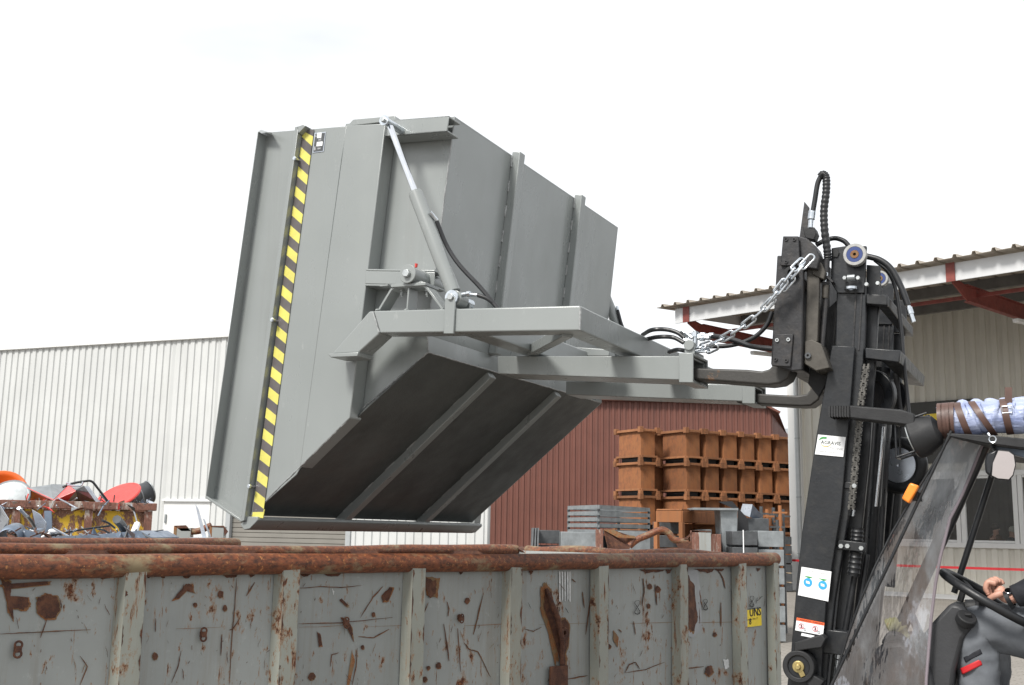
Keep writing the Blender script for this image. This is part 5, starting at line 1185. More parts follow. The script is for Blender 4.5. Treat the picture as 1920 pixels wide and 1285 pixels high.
fp('slot_recess', [(1562, 468), (1570, 466), (1573, 474), (1570, 482), (1562, 481)], 4.412, .01, DARKIN, 0)
for x, y in ((1584, 522), (1609, 522), (1625, 534), (1646, 532)):
    mb = MB(); c = onC(x, y, 4.395); mb.hexnut(c, W, .009, .02); mb.build('bolt', BOLT, trk, bevel=.0015)
mb = MB(); c = onC(1596, 521, 4.385); mb.cyl(c - A * .014, c + A * .014, .013, 16); mb.build('pin', STG, trk)
mb = MB(); c = onC(1595, 541, 4.405); mb.ring(c, Z, .010, .026, .01, 20); mb.build('rod_collar', ZINC, trk)
# --- cross members
for q, e_ in (([(1624, 551), (1664, 553), (1664, 573), (1624, 570)], .80), ([(1622, 652), (1689, 657), (1686, 680), (1622, 672)], .80), ([(1545, 1180), (1590, 1185), (1586, 1230), (1540, 1225)], .7)):
    mb = MB(); a = FC(q, 4.42); w_ = (a[1] - a[0]).length; mb.prism(a, W * .045); mb.build('cross_member', BLACKP, trk, bevel=.004)
    mb = MB(); mb.prism([a[0] + (a[1] - a[0]) * .45 + W * .045, a[1] + W * .045, a[2] + W * .045, a[3] + (a[2] - a[3]) * .45 + W * .045], W * (e_ - .09)); mb.build('cross_member', BLACKP, trk, bevel=.004)
# --- lift chains : plates in rows
def liftchain(p, q, c, n, mat, wd=.022):
    mb = MB(); a, b_ = onC(*p, c), onC(*q, c); d = (b_ - a).normalized(); L = (b_ - a).length / n
    for i in range(n):
        m_ = a + d * (L * (i + .5)); k = (.5 if i % 2 else 1)
        mb.box(m_ - A * wd * .30 * k, (.0035, .010, L * .62), (A, W, d)); mb.box(m_ + A * wd * .30 * k, (.0035, .010, L * .62), (A, W, d)); mb.box(m_, (wd * .55, .004, L * .14), (A, W, d))
    return mb.build('lift_chain', mat, trk)
GREASE = plain('greased_chain', (.12, .115, .105), .35, .7, .5, 60)
liftchain((1625, 684), (1614, 760), 4.42, 9, GREASE, .026); liftchain((1612, 786), (1596, 955), 4.42, 19, GREASE, .026); liftchain((1641, 575), (1634, 650), 4.62, 12, STD); liftchain((1629, 575), (1622, 650), 4.62, 12, STD); liftchain((1625, 960), (1585, 1285), 4.72, 40, STD, .014)
# --- cylinders and hoses inside the mast
for p, q, r_, c, m_, nm in (((1655, 690), (1612, 1300), .032, 4.80, BLACKP, 'lift_cylinder'), ((1668, 660), (1625, 1300), .030, 5.0, BLACKP, 'lift_cylinder'), ((1638, 700), (1590, 1300), .022, 4.70, BLACKM, 'guide_tube'), ((1657, 800), (1642, 950), .006, 4.66, CHROME, 'bright_rod'), ((1610, 1040), (1577, 1225), .012, 4.50, RUBBER, 'mast_hose'), ((1626, 1040), (1596, 1260), .010, 4.50, RUBBER, 'mast_hose'), ((1680, 700), (1690, 800), .012, 4.9, BLACKM, 'guide_tube'), ((1655, 950), (1632, 1290), .012, 4.66, BLACKP, 'guide_tube'), ((1690, 800), (1665, 1100), .03, 5.3, BLACKP, 'mast_backing')):
    mb = MB(); mb.cyl(onC(*p, c), onC(*q, c), r_, 18); mb.build(nm, m_, trk)
mb = MB(); mb.prism(FC([(1628, 660), (1668, 660), (1655, 850), (1640, 1000), (1590, 1300), (1560, 1300), (1600, 1000)], 5.02), W * .02); mb.build('mast_shield', BLACKM, trk)
mb = MB(); pts = [onC(x, y, 4.46) for x, y in ((1608, 990), (1607, 1010), (1605, 1030), (1603, 1055), (1600, 1080))]; sp_ = smooth_path(pts, 8); mb.tube(sp_, [.022 + .003 * (i % 3 == 0) for i in range(len(sp_))], 14); mb.build('hose_sleeve', RUBBER, trk)
for q in ([(1583, 903), (1607, 905), (1606, 918), (1582, 916)], [(1571, 1012), (1624, 1018), (1622, 1036), (1569, 1030)]): fp('clamp_plate', q, 4.42, .012)
for x, y in ((1577, 1024), (1589, 1024), (1615, 1028), (1602, 911)): mb = MB(); mb.hexnut(onC(x, y, 4.415), W, .009, .012); mb.build('bolt', BOLT, trk)
for p, q, r_ in (((1594, 918), (1592, 932), .012), ((1600, 956), (1598, 968), .010), ((1575, 1215), (1571, 1235), .013), ((1571, 1238), (1566, 1275), .009)): mb = MB(); mb.cyl(onC(*p, 4.5), onC(*q, 4.5), r_, 14); mb.build('tube_fitting', ZINC, trk)
# pulleys
for x, y, c, r_, tt in ((1634, 742, 4.62, .105, .03), (1668, 748, 4.95, .085, .03)):
    mb = MB(); mb.ring(onC(x, y, c), A * .35 + W, .6 * r_, r_, tt, 36); o = mb.build('hose_pulley', BLACKP, trk, bevel=.004); mb = MB(); mb.ring(onC(x, y, c), A * .35 + W, .01, .6 * r_ - .001, tt * .4, 30); mb.build('pulley_disc', CARR, o)
mb = MB(); c = onC(1686, 873, 5.1); mb.torus(c, A * .25 + W, .100, .027, 44, 12); wo = mb.build('spare_roller', RUBBER, trk)
mb = MB(); mb.ring(c - W * .012, A * .25 + W, .004, .078, .012, 36); mb.build('wheel_disc', SHTW, wo, bevel=.003)
# --- carriage
ca = thing  # (carriage parts stay with the truck)
for q, w_, nm in (([(1462, 640), (1503, 641), (1503, 692), (1462, 690)], 1.0, 'carriage_bar'), ([(1469, 448), (1502, 452), (1503, 520), (1466, 520)], 1.0, 'carriage_bar')):
    fp(nm, q, 4.33, w_, CARR, .006)
fp('carriage_side', [(1457, 479), (1506, 481), (1504, 694), (1484, 696), (1445, 684)], 4.30, .03, CARR, .005)
fp('cover_plate', [(1468, 443), (1497, 443), (1500, 499), (1463, 498)], 4.285, .014, CARR, .003)
fp('cover_plate', [(1452, 627), (1487, 626), (1482, 688), (1446, 686)], 4.287, .012, CARR, .003)
fp('carriage_side', [(1497, 443), (1512, 446), (1530, 462), (1537, 482), (1532, 505), (1500, 500)], 4.31, .10, CARR, .004)
for x, y in ((1474, 449), (1489, 449), (1474, 491), (1491, 493), (1457, 638), (1478, 637), (1454, 674), (1474, 676)):
    mb = MB(); c = onC(x, y, 4.283); mb.ring(c, W, .0035, .0075, .006, 16); mb.build('socket_bolt', BOLT if y in (638, 637) else CARR, trk)
mb = MB(); mb.ring(onC(1484, 512, 4.29), W, .014, .026, .02, 24); mb.build('side_hole', DARKIN, trk)
fp('guide_bar', [(1513, 498), (1537, 502), (1533, 640), (1508, 655), (1512, 560)], 4.345, .05, plain('worn_steel', (.085, .078, .068), .45, .5, .3, 10, .2), .003)
fp('guide_block', [(1508, 640), (1522, 636), (1540, 645), (1556, 690), (1530, 696), (1507, 682)], 4.33, .14, MATS['worn_steel'], .004)
fp('guide_block', [(1520, 488), (1536, 486), (1548, 510), (1545, 525), (1522, 515)], 4.34, .08, MATS['worn_steel'], .004)
mb = MB(); mb.ring(onC(1515, 667, 4.325), W, .005, .012, .01, 16); mb.build('block_bolt', STD, trk)
fp('carriage_plate', [(1500, 505), (1556, 500), (1556, 700), (1520, 712), (1500, 690)], 4.62, .35, BLACKM, .004)
fp('carriage_plate', [(1530, 600), (1572, 560), (1560, 700), (1535, 745), (1515, 720)], 4.46, .02, BLACKM, .003)
fp('load_stop', [(1508, 378), (1517, 389), (1512, 445), (1499, 445)], 4.5, .012, CARR, .001)
fp('fitting_block', [(1505, 427), (1527, 426), (1531, 437), (1526, 450), (1510, 446)], 4.46, .06, BLACKM, .003)
# forks
for cn, prof in ((4.36, [(1270, 689), (1400, 693), (1428, 696), (1443, 692), (1451, 680), (1455, 640), (1458, 500), (1478, 500), (1482, 640), (1483, 695), (1476, 710), (1462, 719), (1440, 722), (1400, 719), (1270, 709)]),
                 (5.13, [(1380, 736), (1495, 742), (1512, 739), (1522, 728), (1526, 705), (1528, 600), (1540, 600), (1541, 730), (1535, 750), (1520, 761), (1500, 762), (1380, 755)])):
    mb = MB(); mb.prism(FC(prof, cn), W * .12); mb.build('fork', FORK, trk, bevel=.008, seg=3)
# hydraulic lines on the carriage
LINE = [((1523, 396), (1521, 412), .015, ZINC), ((1521, 412), (1520, 428), .010, ZINC), ((1550, 488), (1549, 512), .013, CARR), ((1549, 500), (1547, 530), .012, ZINC), ((1549, 535), (1547, 560), .013, MATS['worn_steel']), ((1549, 560), (1541, 655), .010, CARR)]
for p, q, r_, m_ in LINE: mb = MB(); mb.cyl(onC(*p, 4.38), onC(*q, 4.38), r_, 12); mb.build('tube_fitting', m_, trk, bevel=.002)
fp('tube_bracket', [(1538, 517), (1553, 517), (1563, 528), (1560, 530), (1550, 521), (1538, 521)], 4.36, .05, CARR, .001)
def hose(pts, r_, c=4.4, corr=0, mat=None, nm='hydraulic_hose', par=None):
    cs = c if isinstance(c, (list, tuple)) else [c] * len(pts)
    sp_ = smooth_path([onC(x, y, cc) for (x, y), cc in zip(pts, cs)], 16 if corr else 8)
    mb = MB(); mb.tube(sp_, [r_ * (1 + (corr if i % 4 < 2 else 0)) for i in range(len(sp_))], 12); return mb.build(nm, mat or RUBBER, par or trk)
hose([(1524, 398), (1528, 375), (1533, 345), (1540, 329)], .0105, 4.38)
hose([(1538, 332), (1543, 327), (1549, 334), (1549, 360), (1545, 395), (1546, 430), (1551, 470), (1552, 490)], .0145, [4.38, 4.38, 4.38, 4.38, 4.38, 4.38, 4.39, 4.40], .13)
hose([(1530, 460), (1545, 452), (1565, 447), (1582, 452), (1592, 462)], .010, 4.5)
hose([(1622, 480), (1650, 488), (1672, 506), (1690, 540), (1702, 572)], .0125, 4.5)
mb = MB(); mb.cyl(onC(1703, 574, 4.5), onC(1713, 604, 4.5), .009, 12); mb.cyl(onC(1704, 577, 4.5), onC(1708, 589, 4.5), .0125, 12); mb.build('tube_fitting', ZINC, trk)
hose([(1640, 488), (1665, 510), (1680, 545), (1688, 600), (1695, 680), (1706, 790)], .0075, 4.55)
hose([(1332, 630), (1360, 634), (1385, 641), (1410, 650), (1455, 655)], .0105, [4.45, 4.42, 4.40, 4.38, 4.36]); hose([(1325, 650), (1370, 648), (1410, 635), (1436, 612), (1448, 585)], .0095, 4.42)
mb = MB(); mb.cyl(onC(1330, 630, 4.45), onC(1338, 630, 4.45), .014, 12); mb.build('tube_fitting', ZINC, trk)
# stickers on the mast
def sticker(quad, label, c=4.3965):
    st = thing('sticker', onC(*quad[3], c), label, 'sticker'); mb = MB(); mb.prism(FC(quad, c), -W * .0008); mb.build('sticker_sheet', WHITE, st); return st
def bil(quad, u, v_): a, b_, c_, d = quad; x = (1 - v_) * (a[0] + (b_[0] - a[0]) * u) + v_ * (d[0] + (c_[0] - d[0]) * u); y = (1 - v_) * (a[1] + (b_[1] - a[1]) * u) + v_ * (d[1] + (c_[1] - d[1]) * u); return (x, y)
CS = 4.3948
TXT = plain('print_grey', (.16, .18, .17), .5); TXL = plain('print_light', (.42, .43, .43), .5); GRN = plain('print_green', (.05, .30, .07), .5); YPR = plain('print_yellow', (.75, .60, .18), .5); CYN = plain('print_blue', (.03, .33, .62), .5); ORR = plain('print_orange', (.75, .12, .03), .5); REDP = plain('print_red', (.55, .10, .12), .5)
q1 = [(1534, 815), (1586, 820), (1581, 857), (1528, 852)]
st = sticker(q1, 'white company sticker with green swoosh and grey capitals, topmost on the mast rail')
def sp2(q, u, v_, c=CS): return onC(*bil(q, u, v_), c)
ux = (sp2(q1, 1, .5) - sp2(q1, 0, .5)).normalized(); uy = (sp2(q1, .5, 0) - sp2(q1, .5, 1)).normalized()
mb = MB(); add_text(mb, 'AGRAVIS', sp2(q1, .14, .44), ux, uy, .0195, .98, .0003); mb.build('lettering', TXT, st)
mb = MB(); add_text(mb, 'TECHNIK', sp2(q1, .48, .68), ux, uy, .0125, .98); mb.build('lettering', TXL, st)
mb = MB(); add_text(mb, 'Landtechnik  Bau  Umwelt  Service', sp2(q1, .06, .84), ux, uy, .0056, .95); mb.build('lettering', TXT, st)
mb = MB(); add_text(mb, 'Verkauf   Werkstatt   Ersatzteile', sp2(q1, .06, .93), ux, uy, .0050, 1.0); mb.build('lettering', TXL, st)
mb = MB(); up1 = [(.05, .30), (.09, .16), (.17, .09), (.32, .08)]; lo1 = [(.32, .17), (.20, .18), (.12, .22), (.05, .30)]
mb.prism([sp2(q1, *p) for p in up1 + lo1[:-1]], -W * .0003); mb.build('green_swoosh', GRN, st)
mb = MB(); mb.tube([sp2(q1, u, .46 + .10 * math.sin((u - .15) / .35 * math.pi)) for u in np.linspace(.16, .50, 12)], [.0006 + .0012 * math.sin(i / 11 * math.pi) for i in range(12)], 5); mb.build('yellow_arc', YPR, st)
q2 = [(1503, 1063), (1559, 1072), (1553, 1128), (1496, 1116)]
st = sticker(q2, 'large white sticker with two blue discs, halfway down the mast rail')
for u in (.27, .76):
    c = sp2(q2, u, .50); ux = (sp2(q2, 1, .5) - sp2(q2, 0, .5)).normalized(); uy = (sp2(q2, .5, 0) - sp2(q2, .5, 1)).normalized()
    mb = MB(); mb.tube([c + W * .0004, c - W * .0004], .0165, 28); o = mb.build('blue_disc', CYN, st)
    mb = MB(); mb.prism([c + ux * a_ + uy * b_ - W * .0008 for a_, b_ in ((-.008, .006), (.006, .004), (.008, -.005), (-.006, -.004))], -W * .0003); mb.build('disc_figure', WHITE, o)
    mb = MB(); mb.prism([sp2(q2, u - .16, .29), sp2(q2, u + .14, .29), sp2(q2, u + .02, .355)], -W * .0004); mb.build('green_wedge', GRN, st)
    mb = MB(); add_text(mb, 'GEPRÜFT', sp2(q2, u - .15, .14), ux, uy, .009); add_text(mb, 'Nächste Prüfung', sp2(q2, u - .19, .88), ux, uy, .0062); mb.build('lettering', TXL, st)
mb = MB(); mb.prism([sp2(q2, .495, .03), sp2(q2, .505, .03), sp2(q2, .505, .97), sp2(q2, .495, .97)], -W * .0003); mb.build('fold_line', TXL, st)
q3 = [(1494, 1158), (1546, 1168), (1543, 1192), (1491, 1182)]
st = sticker(q3, 'small warning sticker with orange top band and red ring symbols, lowest on the mast')
mb = MB(); mb.prism([sp2(q3, 0, 0), sp2(q3, 1, 0), sp2(q3, 1, .22), sp2(q3, 0, .22)], -W * .0003); mb.build('orange_band', ORR, st)
ux = (sp2(q3, 1, .5) - sp2(q3, 0, .5)).normalized(); uy = (sp2(q3, .5, 0) - sp2(q3, .5, 1)).normalized()
mb = MB(); add_text(mb, 'WARNUNG  WARNING', sp2(q3, .10, .17, CS - .001), ux, uy, .0085); mb.build('lettering', INKB, st)
for u in (.2, .70):
    c = sp2(q3, u, .6); mb = MB(); mb.torus(c, W, .0098, .0011, 24, 6); mb.bar(c - ux * .007 + uy * .007, c + ux * .007 - uy * .007, .0015, .0015, W); mb.build('red_ring', REDP, st)
    mb = MB(); mb.prism([c + ux * a_ + uy * b_ for a_, b_ in ((-.002, .006), (.001, .006), (.004, -.001), (.002, -.006), (-.004, -.006), (-.001, 0))], -W * .0003); mb.torus(sp2(q3, u + .14, .8), W, .004, .0007, 14, 5); mb.build('figure', INKB, st)
mb = MB(); mb.prism(FC([(1503, 1187), (1527, 1192), (1526, 1197), (1502, 1192)], 4.3965), -W * .0008); tag(mb.build('label_strip', WHITE), 'narrow blank white label strip just under the lowest mast sticker', 'sticker')
# tilt joint guard at the foot
c = onC(1500, 1249, 4.36)
mb = MB(); mb.ring(c, W, .040, .060, .06, 40); mb.prism([onC(x, y, 4.33) for x, y in ((1490, 1205), (1540, 1190), (1548, 1198), (1540, 1215), (1515, 1218), (1488, 1222))], W * .06); mb.prism([onC(x, y, 4.34) for x, y in ((1518, 1262), (1545, 1278), (1530, 1300), (1508, 1278))], W * .05); mb.build('joint_guard', BLACKM, trk, bevel=.004)
mb = MB(); mb.ring(c, W, .008, .039, .045, 30); mb.build('joint_plate', BLACKP, trk)
BRASS = plain('brass_yellow', (.45, .36, .16), .35, .7, .2, 30)
mb = MB(); mb.ring(c - W * .028, W, .010, .022, .012, 26); mb.bar(c - W * .03, c - W * .03 + A * .018 - Z * .035, .02, .006, W); mb.hexnut(c - W * .036, W, .011, .016); mb.build('joint_bolt', BRASS, trk, bevel=.002)

# ---------------------------------------------------------------- cab
fp('lamp_arm', [(1592, 760), (1690, 768), (1714, 776), (1716, 800), (1690, 796), (1592, 784)], 4.28, .09, BLACKM, .006)
mb = MB()
for k in range(8):
    x = 1553 + 5 * k; mb.prism(FC([(x, 761), (x + 3.6, 761), (x + 3.6, 783), (x, 781)], 4.275), W * .10)
mb.prism(FC([(1553, 763), (1593, 763), (1593, 782), (1553, 779)], 4.28), W * .09); mb.build('ribbed_grip', BLACKM, trk)
lc = onC(1742, 812, 4.34); lx = (A * .94 + Z * .30 - W * .1).normalized()
mb = MB(); mb.tube([lc - lx * .06, lc - lx * .055, lc - lx * .02, lc + lx * .03, lc + lx * .05], [.078, .082, .078, .055, .02], 28); lo = mb.build('work_lamp', BLACKM, trk, bevel=.003)
mb = MB(); mb.cyl(lc - lx * .065, lc - lx * .061, .070, 28); mb.build('lens', plain('lamp_lens', (.35, .37, .38), .12, .4), lo)
mb = MB()
g0 = lc - lx * .12
for a_, b_ in (((-.05, -.055), (.05, -.055)), ((.05, -.055), (.05, .07)), ((.05, .07), (-.05, .07)), ((-.05, .07), (-.05, -.055))):
    mb.cyl(g0 + W * a_[0] + Z * a_[1], g0 + W * b_[0] + Z * b_[1], .0045, 8)
for a_, b_ in ((-.05, .07), (-.05, -.055), (.05, .07), (.05, -.055)): mb.cyl(g0 + W * a_ + Z * b_, lc - lx * .0 + W * a_ * .9 + Z * b_, .0045, 8)
mb.build('lamp_guard', BLACKP, lo)
am = fp('indicator', [(1706, 905), (1723, 911), (1704, 945), (1690, 935)], 4.27, .05, AMBER, .006)
mb = MB(); mb.bar(onC(1712, 930, 4.30), onC(1724, 934, 4.36), .03, .03); mb.build('indicator_mount', BLACKM, trk)
# pillars
for p, q, r_, c1_, c2_ in (((1853, 815), (1690, 1175), .026, 4.56, 4.56), ((1862, 885), (1789, 1112), .013, 5.05, 5.05), ((1784, 808), (1552, 1300), .006, 4.305, 4.305)):
    mb = MB(); mb.cyl(onC(*p, c1_), onC(*q, c2_), r_, 16); mb.build('pillar', BLACKP, trk)
# clear weather screen
m, t, b = mk('clear_plastic'); co = oc(t); t.nodes.remove(b)
tr = nd(t, 'ShaderNodeBsdfTransparent'); tr.inputs[0].default_value = (.86, .86, .88, 1)
gl = nd(t, 'ShaderNodeBsdfGlossy'); gl.inputs['Roughness'].default_value = .10; gl.inputs[0].default_value = (.85, .85, .9, 1)
sz = nd(t, 'ShaderNodeSeparateXYZ'); t.links.new(co, sz.inputs[0]); lw = nd(t, 'ShaderNodeMapRange'); lw.inputs[1].default_value = 1.55; lw.inputs[2].default_value = 1.75; lw.inputs[3].default_value = 1; lw.inputs[4].default_value = 0; t.links.new(sz.outputs[2], lw.inputs[0]); lowz = lw.outputs[0]
df = nd(t, 'ShaderNodeBsdfDiffuse'); t.links.new(mixc(t, mathn(t, 'MULTIPLY', ramp(t, noise(t, co, 3.3, 7, .72, (2.2, 2.2, .7)), [(.48, 0.), (.58, 1.)]), lowz), (.42, .45, .48), (.15, .09, .055)), df.inputs[0])  # brown low on the sheet: dirt and burnt-looking reflections put into the colour
bp = nd(t, 'ShaderNodeBump'); bp.inputs['Strength'].default_value = .6; bp.inputs['Distance'].default_value = .03
wn = noise(t, co, 7, 3, .6, (2.2, 2.2, .6)); t.links.new(wn, bp.inputs['Height']); t.links.new(bp.outputs[0], gl.inputs['Normal'])
m1 = nd(t, 'ShaderNodeMixShader'); m1.inputs[0].default_value = .30; t.links.new(tr.outputs[0], m1.inputs[1]); t.links.new(gl.outputs[0], m1.inputs[2])
m2 = nd(t, 'ShaderNodeMixShader'); sx_ = nd(t, 'ShaderNodeSeparateXYZ'); t.links.new(co, sx_.inputs[0])
hz = nd(t, 'ShaderNodeMapRange'); hz.inputs[1].default_value = 1.5; hz.inputs[2].default_value = 1.9; hz.inputs[3].default_value = 0; hz.inputs[4].default_value = .60; t.links.new(sx_.outputs[2], hz.inputs[0])
milk_sheen = mathn(t, 'ADD', mathn(t, 'MULTIPLY', ramp(t, noise(t, co, 4, 6, .7, (2, 2, .6)), [(.45, 0.), (.70, 1.)]), .35), hz.outputs[0])  # milky patches, plus sky reflection painted as whiter plastic towards the top
t.links.new(milk_sheen, m2.inputs[0]); t.links.new(m1.outputs[0], m2.inputs[1]); t.links.new(df.outputs[0], m2.inputs[2]); t.links.new(m2.outputs[0], [n for n in t.nodes if n.type == 'OUTPUT_MATERIAL'][0].inputs[0])
CLEAR = m
Lx = [(1786, 812), (1752, 868), (1709, 937), (1672, 1000), (1640, 1064), (1612, 1130), (1590, 1192), (1563, 1278), (1550, 1330)]
Rx = [(1848, 818), (1828, 870), (1804, 928), (1781, 973), (1763, 1046), (1754, 1096), (1746, 1160), (1737, 1270), (1735, 1330)]
def scr(u, v_):
    k = v_ * 8; i = min(7, int(k)); f_ = k - i
    l = (Lx[i][0] + (Lx[i + 1][0] - Lx[i][0]) * f_, Lx[i][1] + (Lx[i + 1][1] - Lx[i][1]) * f_); r_ = (Rx[i][0] + (Rx[i + 1][0] - Rx[i][0]) * f_, Rx[i][1] + (Rx[i + 1][1] - Rx[i][1]) * f_)
    c = 4.31 + .16 * u + .012 * math.sin(u * 9 + v_ * 3) * (.3 + v_) + .008 * math.sin(u * 5 - v_ * 14)
    return onC(l[0] + (r_[0] - l[0]) * u, l[1] + (r_[1] - l[1]) * u, c)
mb = MB(); mb.grid(scr, 24, 60); wo = mb.build('weather_screen', CLEAR, trk, smooth=180)
mb = MB(); mb.tube([scr(1, i / 40) for i in range(41)], .006, 8); mb.build('screen_seam', plain('seam_tape', (.20, .17, .19), .4), wo)
mb = MB(); mb.tube([scr(0, i / 40) for i in range(41)], .0045, 8); mb.build('screen_edge', RUBBER, wo)
# roof frame
fp('roof_guard', [(1775, 812), (1850, 816), (1960, 826), (1960, 846), (1850, 832), (1775, 818)], 4.30, .95, BLACKM, .004)
fp('roof_guard', [(1850, 832), (1960, 846), (1960, 868), (1870, 846)], 4.40, .04, SHTB, .003)
# dash, column, wheel
DASH = plain('dash_plastic', (.028, .029, .032), .55, 0, .25, 8, .15, 120)
fp('front_cowl', [(1600, 1330), (1640, 1222), (1652, 1206), (1690, 1202), (1716, 1222), (1742, 1250), (1760, 1330)], 4.46, .60, DASH, .02)
fp('instrument_pod', [(1650, 1206), (1664, 1184), (1686, 1186), (1712, 1210), (1708, 1238), (1690, 1234)], 4.50, .16, DASH, .012)
fp('steering_column', [(1712, 1216), (1746, 1170), (1782, 1131), (1800, 1134), (1832, 1166), (1806, 1200), (1790, 1260), (1782, 1330), (1742, 1330), (1730, 1260)], 4.50, .22, DASH, .015)
mb = MB(); c = onC(1812, 1160, 4.49); ca_ = (A * .4 - W * .5 + Z * .75).normalized(); mb.cyl(c - ca_ * .02, c + ca_ * .012, .036, 26); o = mb.build('column_cap', BLACKM, trk, bevel=.004); mb = MB(); mb.bar(c + ca_ * .018 - A * .012, c + ca_ * .018 + A * .012, .012, .012, ca_); mb.build('cap_knob', BLACKM, o, bevel=.002)
hub = onC(1856, 1124, 4.62); D1 = (A * .86 - Z * .51).normalized(); wn_ = (A * .51 + Z * .86).normalized()
SR = .185
mb = MB(); mb.torus(hub, wn_, SR, .0165, 56, 14); sw = mb.build('steering_wheel', RUBBER, trk)
mb = MB()
for a_ in (0.2, 2.3, 4.4): dd = (D1 * math.cos(a_) + W * math.sin(a_)); mb.bar(hub - wn_ * .03, hub + dd * (SR - .01), .03, .012, wn_)
mb.build('spokes', BLACKM, sw, bevel=.003); mb = MB(); mb.cyl(hub - wn_ * .05, hub - wn_ * .012, .045, 24); mb.build('hub', BLACKM, sw, bevel=.004)
mb = MB(); mb.cyl(onC(1812, 1142, 4.62), hub - wn_ * .04, .035, 20); mb.cyl(onC(1800, 1128, 4.62), onC(1806, 1108, 4.62), .012, 10); mb.build('column_shaft', BLACKM, trk)
mb = MB(); mb.tube(smooth_path([onC(1692, 1152, 4.60), onC(1704, 1148, 4.60), onC(1716, 1170, 4.60), onC(1728, 1200, 4.60)]), .016, 12); mb.build('tilt_lever', BLACKM, trk)
tag(MB().tube(smooth_path([onC(1664, 1176, 4.55), onC(1676, 1172, 4.55), onC(1690, 1180, 4.55), onC(1702, 1202, 4.55)]), [.022, .03, .03, .028, .03, .026, .03, .026, .03, .03, .028, .026, .022, .03, .022, .02, .03, .026, .02, .018, .016, .02, .018, .014, .012][:25], 12).build('work_glove', plain('glove_cloth', (.26, .25, .13), .85, 0, .3, 12), smooth=180), 'olive work glove lying on the instrument pod behind the clear screen', 'glove')
# mirror
mb = MB(); mq = [(1871, 843), (1892, 845), (1902, 852), (1905, 872), (1900, 892), (1892, 901), (1870, 899), (1858, 893), (1860, 868)]
mb.prism(FC(mq, 4.30), W * .012); mo = mb.build('mirror', BLACKM, trk, bevel=.004)
mb = MB(); mcx = sum(p[0] for p in mq) / 9; mcy = sum(p[1] for p in mq) / 9; mb.prism(FC([(mcx + (x - mcx) * .92, mcy + (y - mcy) * .92) for x, y in mq], 4.2985), W * .001); mb.build('mirror_glass', plain('mirror_glass', (.55, .49, .47), .06, 1, .02), mo)
mb = MB(); mb.prism(FC([(1850, 850), (1871, 842), (1859, 896), (1847, 886), (1846, 866)], 4.31), W * .05); mb.build('mirror_housing', BLACKP, mo, bevel=.008)
mb = MB(); mb.tube(smooth_path([onC(1862, 836, 4.4), onC(1866, 845, 4.34), onC(1872, 860, 4.32)]), .008, 8); mb.build('mirror_arm', ZINC, mo)
# --- rest of the truck outside the frame: chassis, seat, counterweight, wheels
def tb(name, a0_, a1_, c0_, c1_, z0, z1, mat, bev=.03, par=None):
    mb = MB(); mb.box(acz((a0_ + a1_) / 2, (c0_ + c1_) / 2, (z0 + z1) / 2), ((a1_ - a0_) / 2, (c1_ - c0_) / 2, (z1 - z0) / 2), (A, W, Z)); return mb.build(name, mat, par or trk, bevel=bev, seg=3)
tb('chassis', -.75, 1.3, 4.35, 5.25, .25, .62, DASH); tb('engine_cover', .22, 1.0, 4.45, 5.15, .63, .95, DASH); tb('counterweight', 1.02, 1.6, 4.32, 5.28, .3, 1.25, DASH, .08)
tb('seat_cushion', .16, .62, 4.56, 5.04, .955, 1.06, BLACKM, .03); tb('seat_back', .62, .74, 4.56, 5.04, 1.0, 1.55, BLACKM, .04)
for a_ in (.95,):
    for c_ in (4.36, 5.24): mb = MB(); mb.cyl(acz(a_, c_, 1.25), acz(a_, c_, 2.25), .03, 12); mb.build('pillar', BLACKP, trk)
for a_, r_ in ((-.62, .29), (1.15, .24)):
    for c_, sg_ in ((4.22, 1), (5.38, -1)):
        c = acz(a_, c_, r_); mb = MB(); mb.tube([c - W * .09, c - W * .085, c + W * .085, c + W * .09], [r_ - .03, r_, r_, r_ - .03], 36); wo_ = mb.build('wheel', RUBBER, trk, bevel=.008); mb = MB(); mb.ring(c - W * .092 * sg_, W, .03, r_ * .55, .02, 30); mb.build('rim', STG, wo_)

# ================================================================ SAFETY CHAIN
def chainpath(px, cs):
    return smooth_path([onC(x, y, c) for (x, y), c in zip(px, cs)], 40)
def resample(P, step):
    out_ = [P[0]]; acc = 0
    for i in range(1, len(P)):
        seg = (P[i] - P[i - 1]).length; 
        while acc + seg >= step:
            t_ = (step - acc) / seg; q = P[i - 1].lerp(P[i], t_); out_.append(q); P = P[:i] + P[i:]; P[i - 1] = q; seg = (P[i] - q).length; acc = 0
        acc += seg
    return out_
chn = thing('safety_chain', onC(1297, 655, 4.42), 'shiny zinc link chain slung from the fork pocket up to the truck carriage', 'chain')
def links(px, cs, pitch=.056, lr=.0047, w_=.0125):
    P = resample(chainpath(px, cs), pitch)
    for i in range(len(P) - 1):
        a, b_ = P[i], P[i + 1]; d = (b_ - a).normalized(); m_ = (a + b_) / 2; v1 = d.cross(W).normalized(); v2 = d.cross(v1).normalized()
        s_ = v1 * .93 + v2 * .37 if i % 2 else v2 * .93 - v1 * .37
        hl = pitch / 2 + lr * 1.0; st_ = hl - w_ + .003
        pts = []
        for k in range(10): an = math.pi * k / 9; pts.append(m_ + d * (st_ + (w_) * math.sin(an) * .95) + s_ * (w_ * math.cos(an)))
        for k in range(10): an = math.pi * k / 9; pts.append(m_ - d * (st_ + (w_) * math.sin(an) * .95) - s_ * (w_ * math.cos(an)))
        mb = MB(); mb.tube(pts, lr, 9, closed=True); mb.build('chain_link', ZINC, chn, smooth=180)
links([(1298, 655), (1325, 648), (1362, 632), (1402, 606), (1437, 575), (1470, 540), (1500, 505), (1522, 482), (1537, 470)], [4.40, 4.36, 4.32, 4.29, 4.26, 4.24, 4.24, 4.25, 4.28])
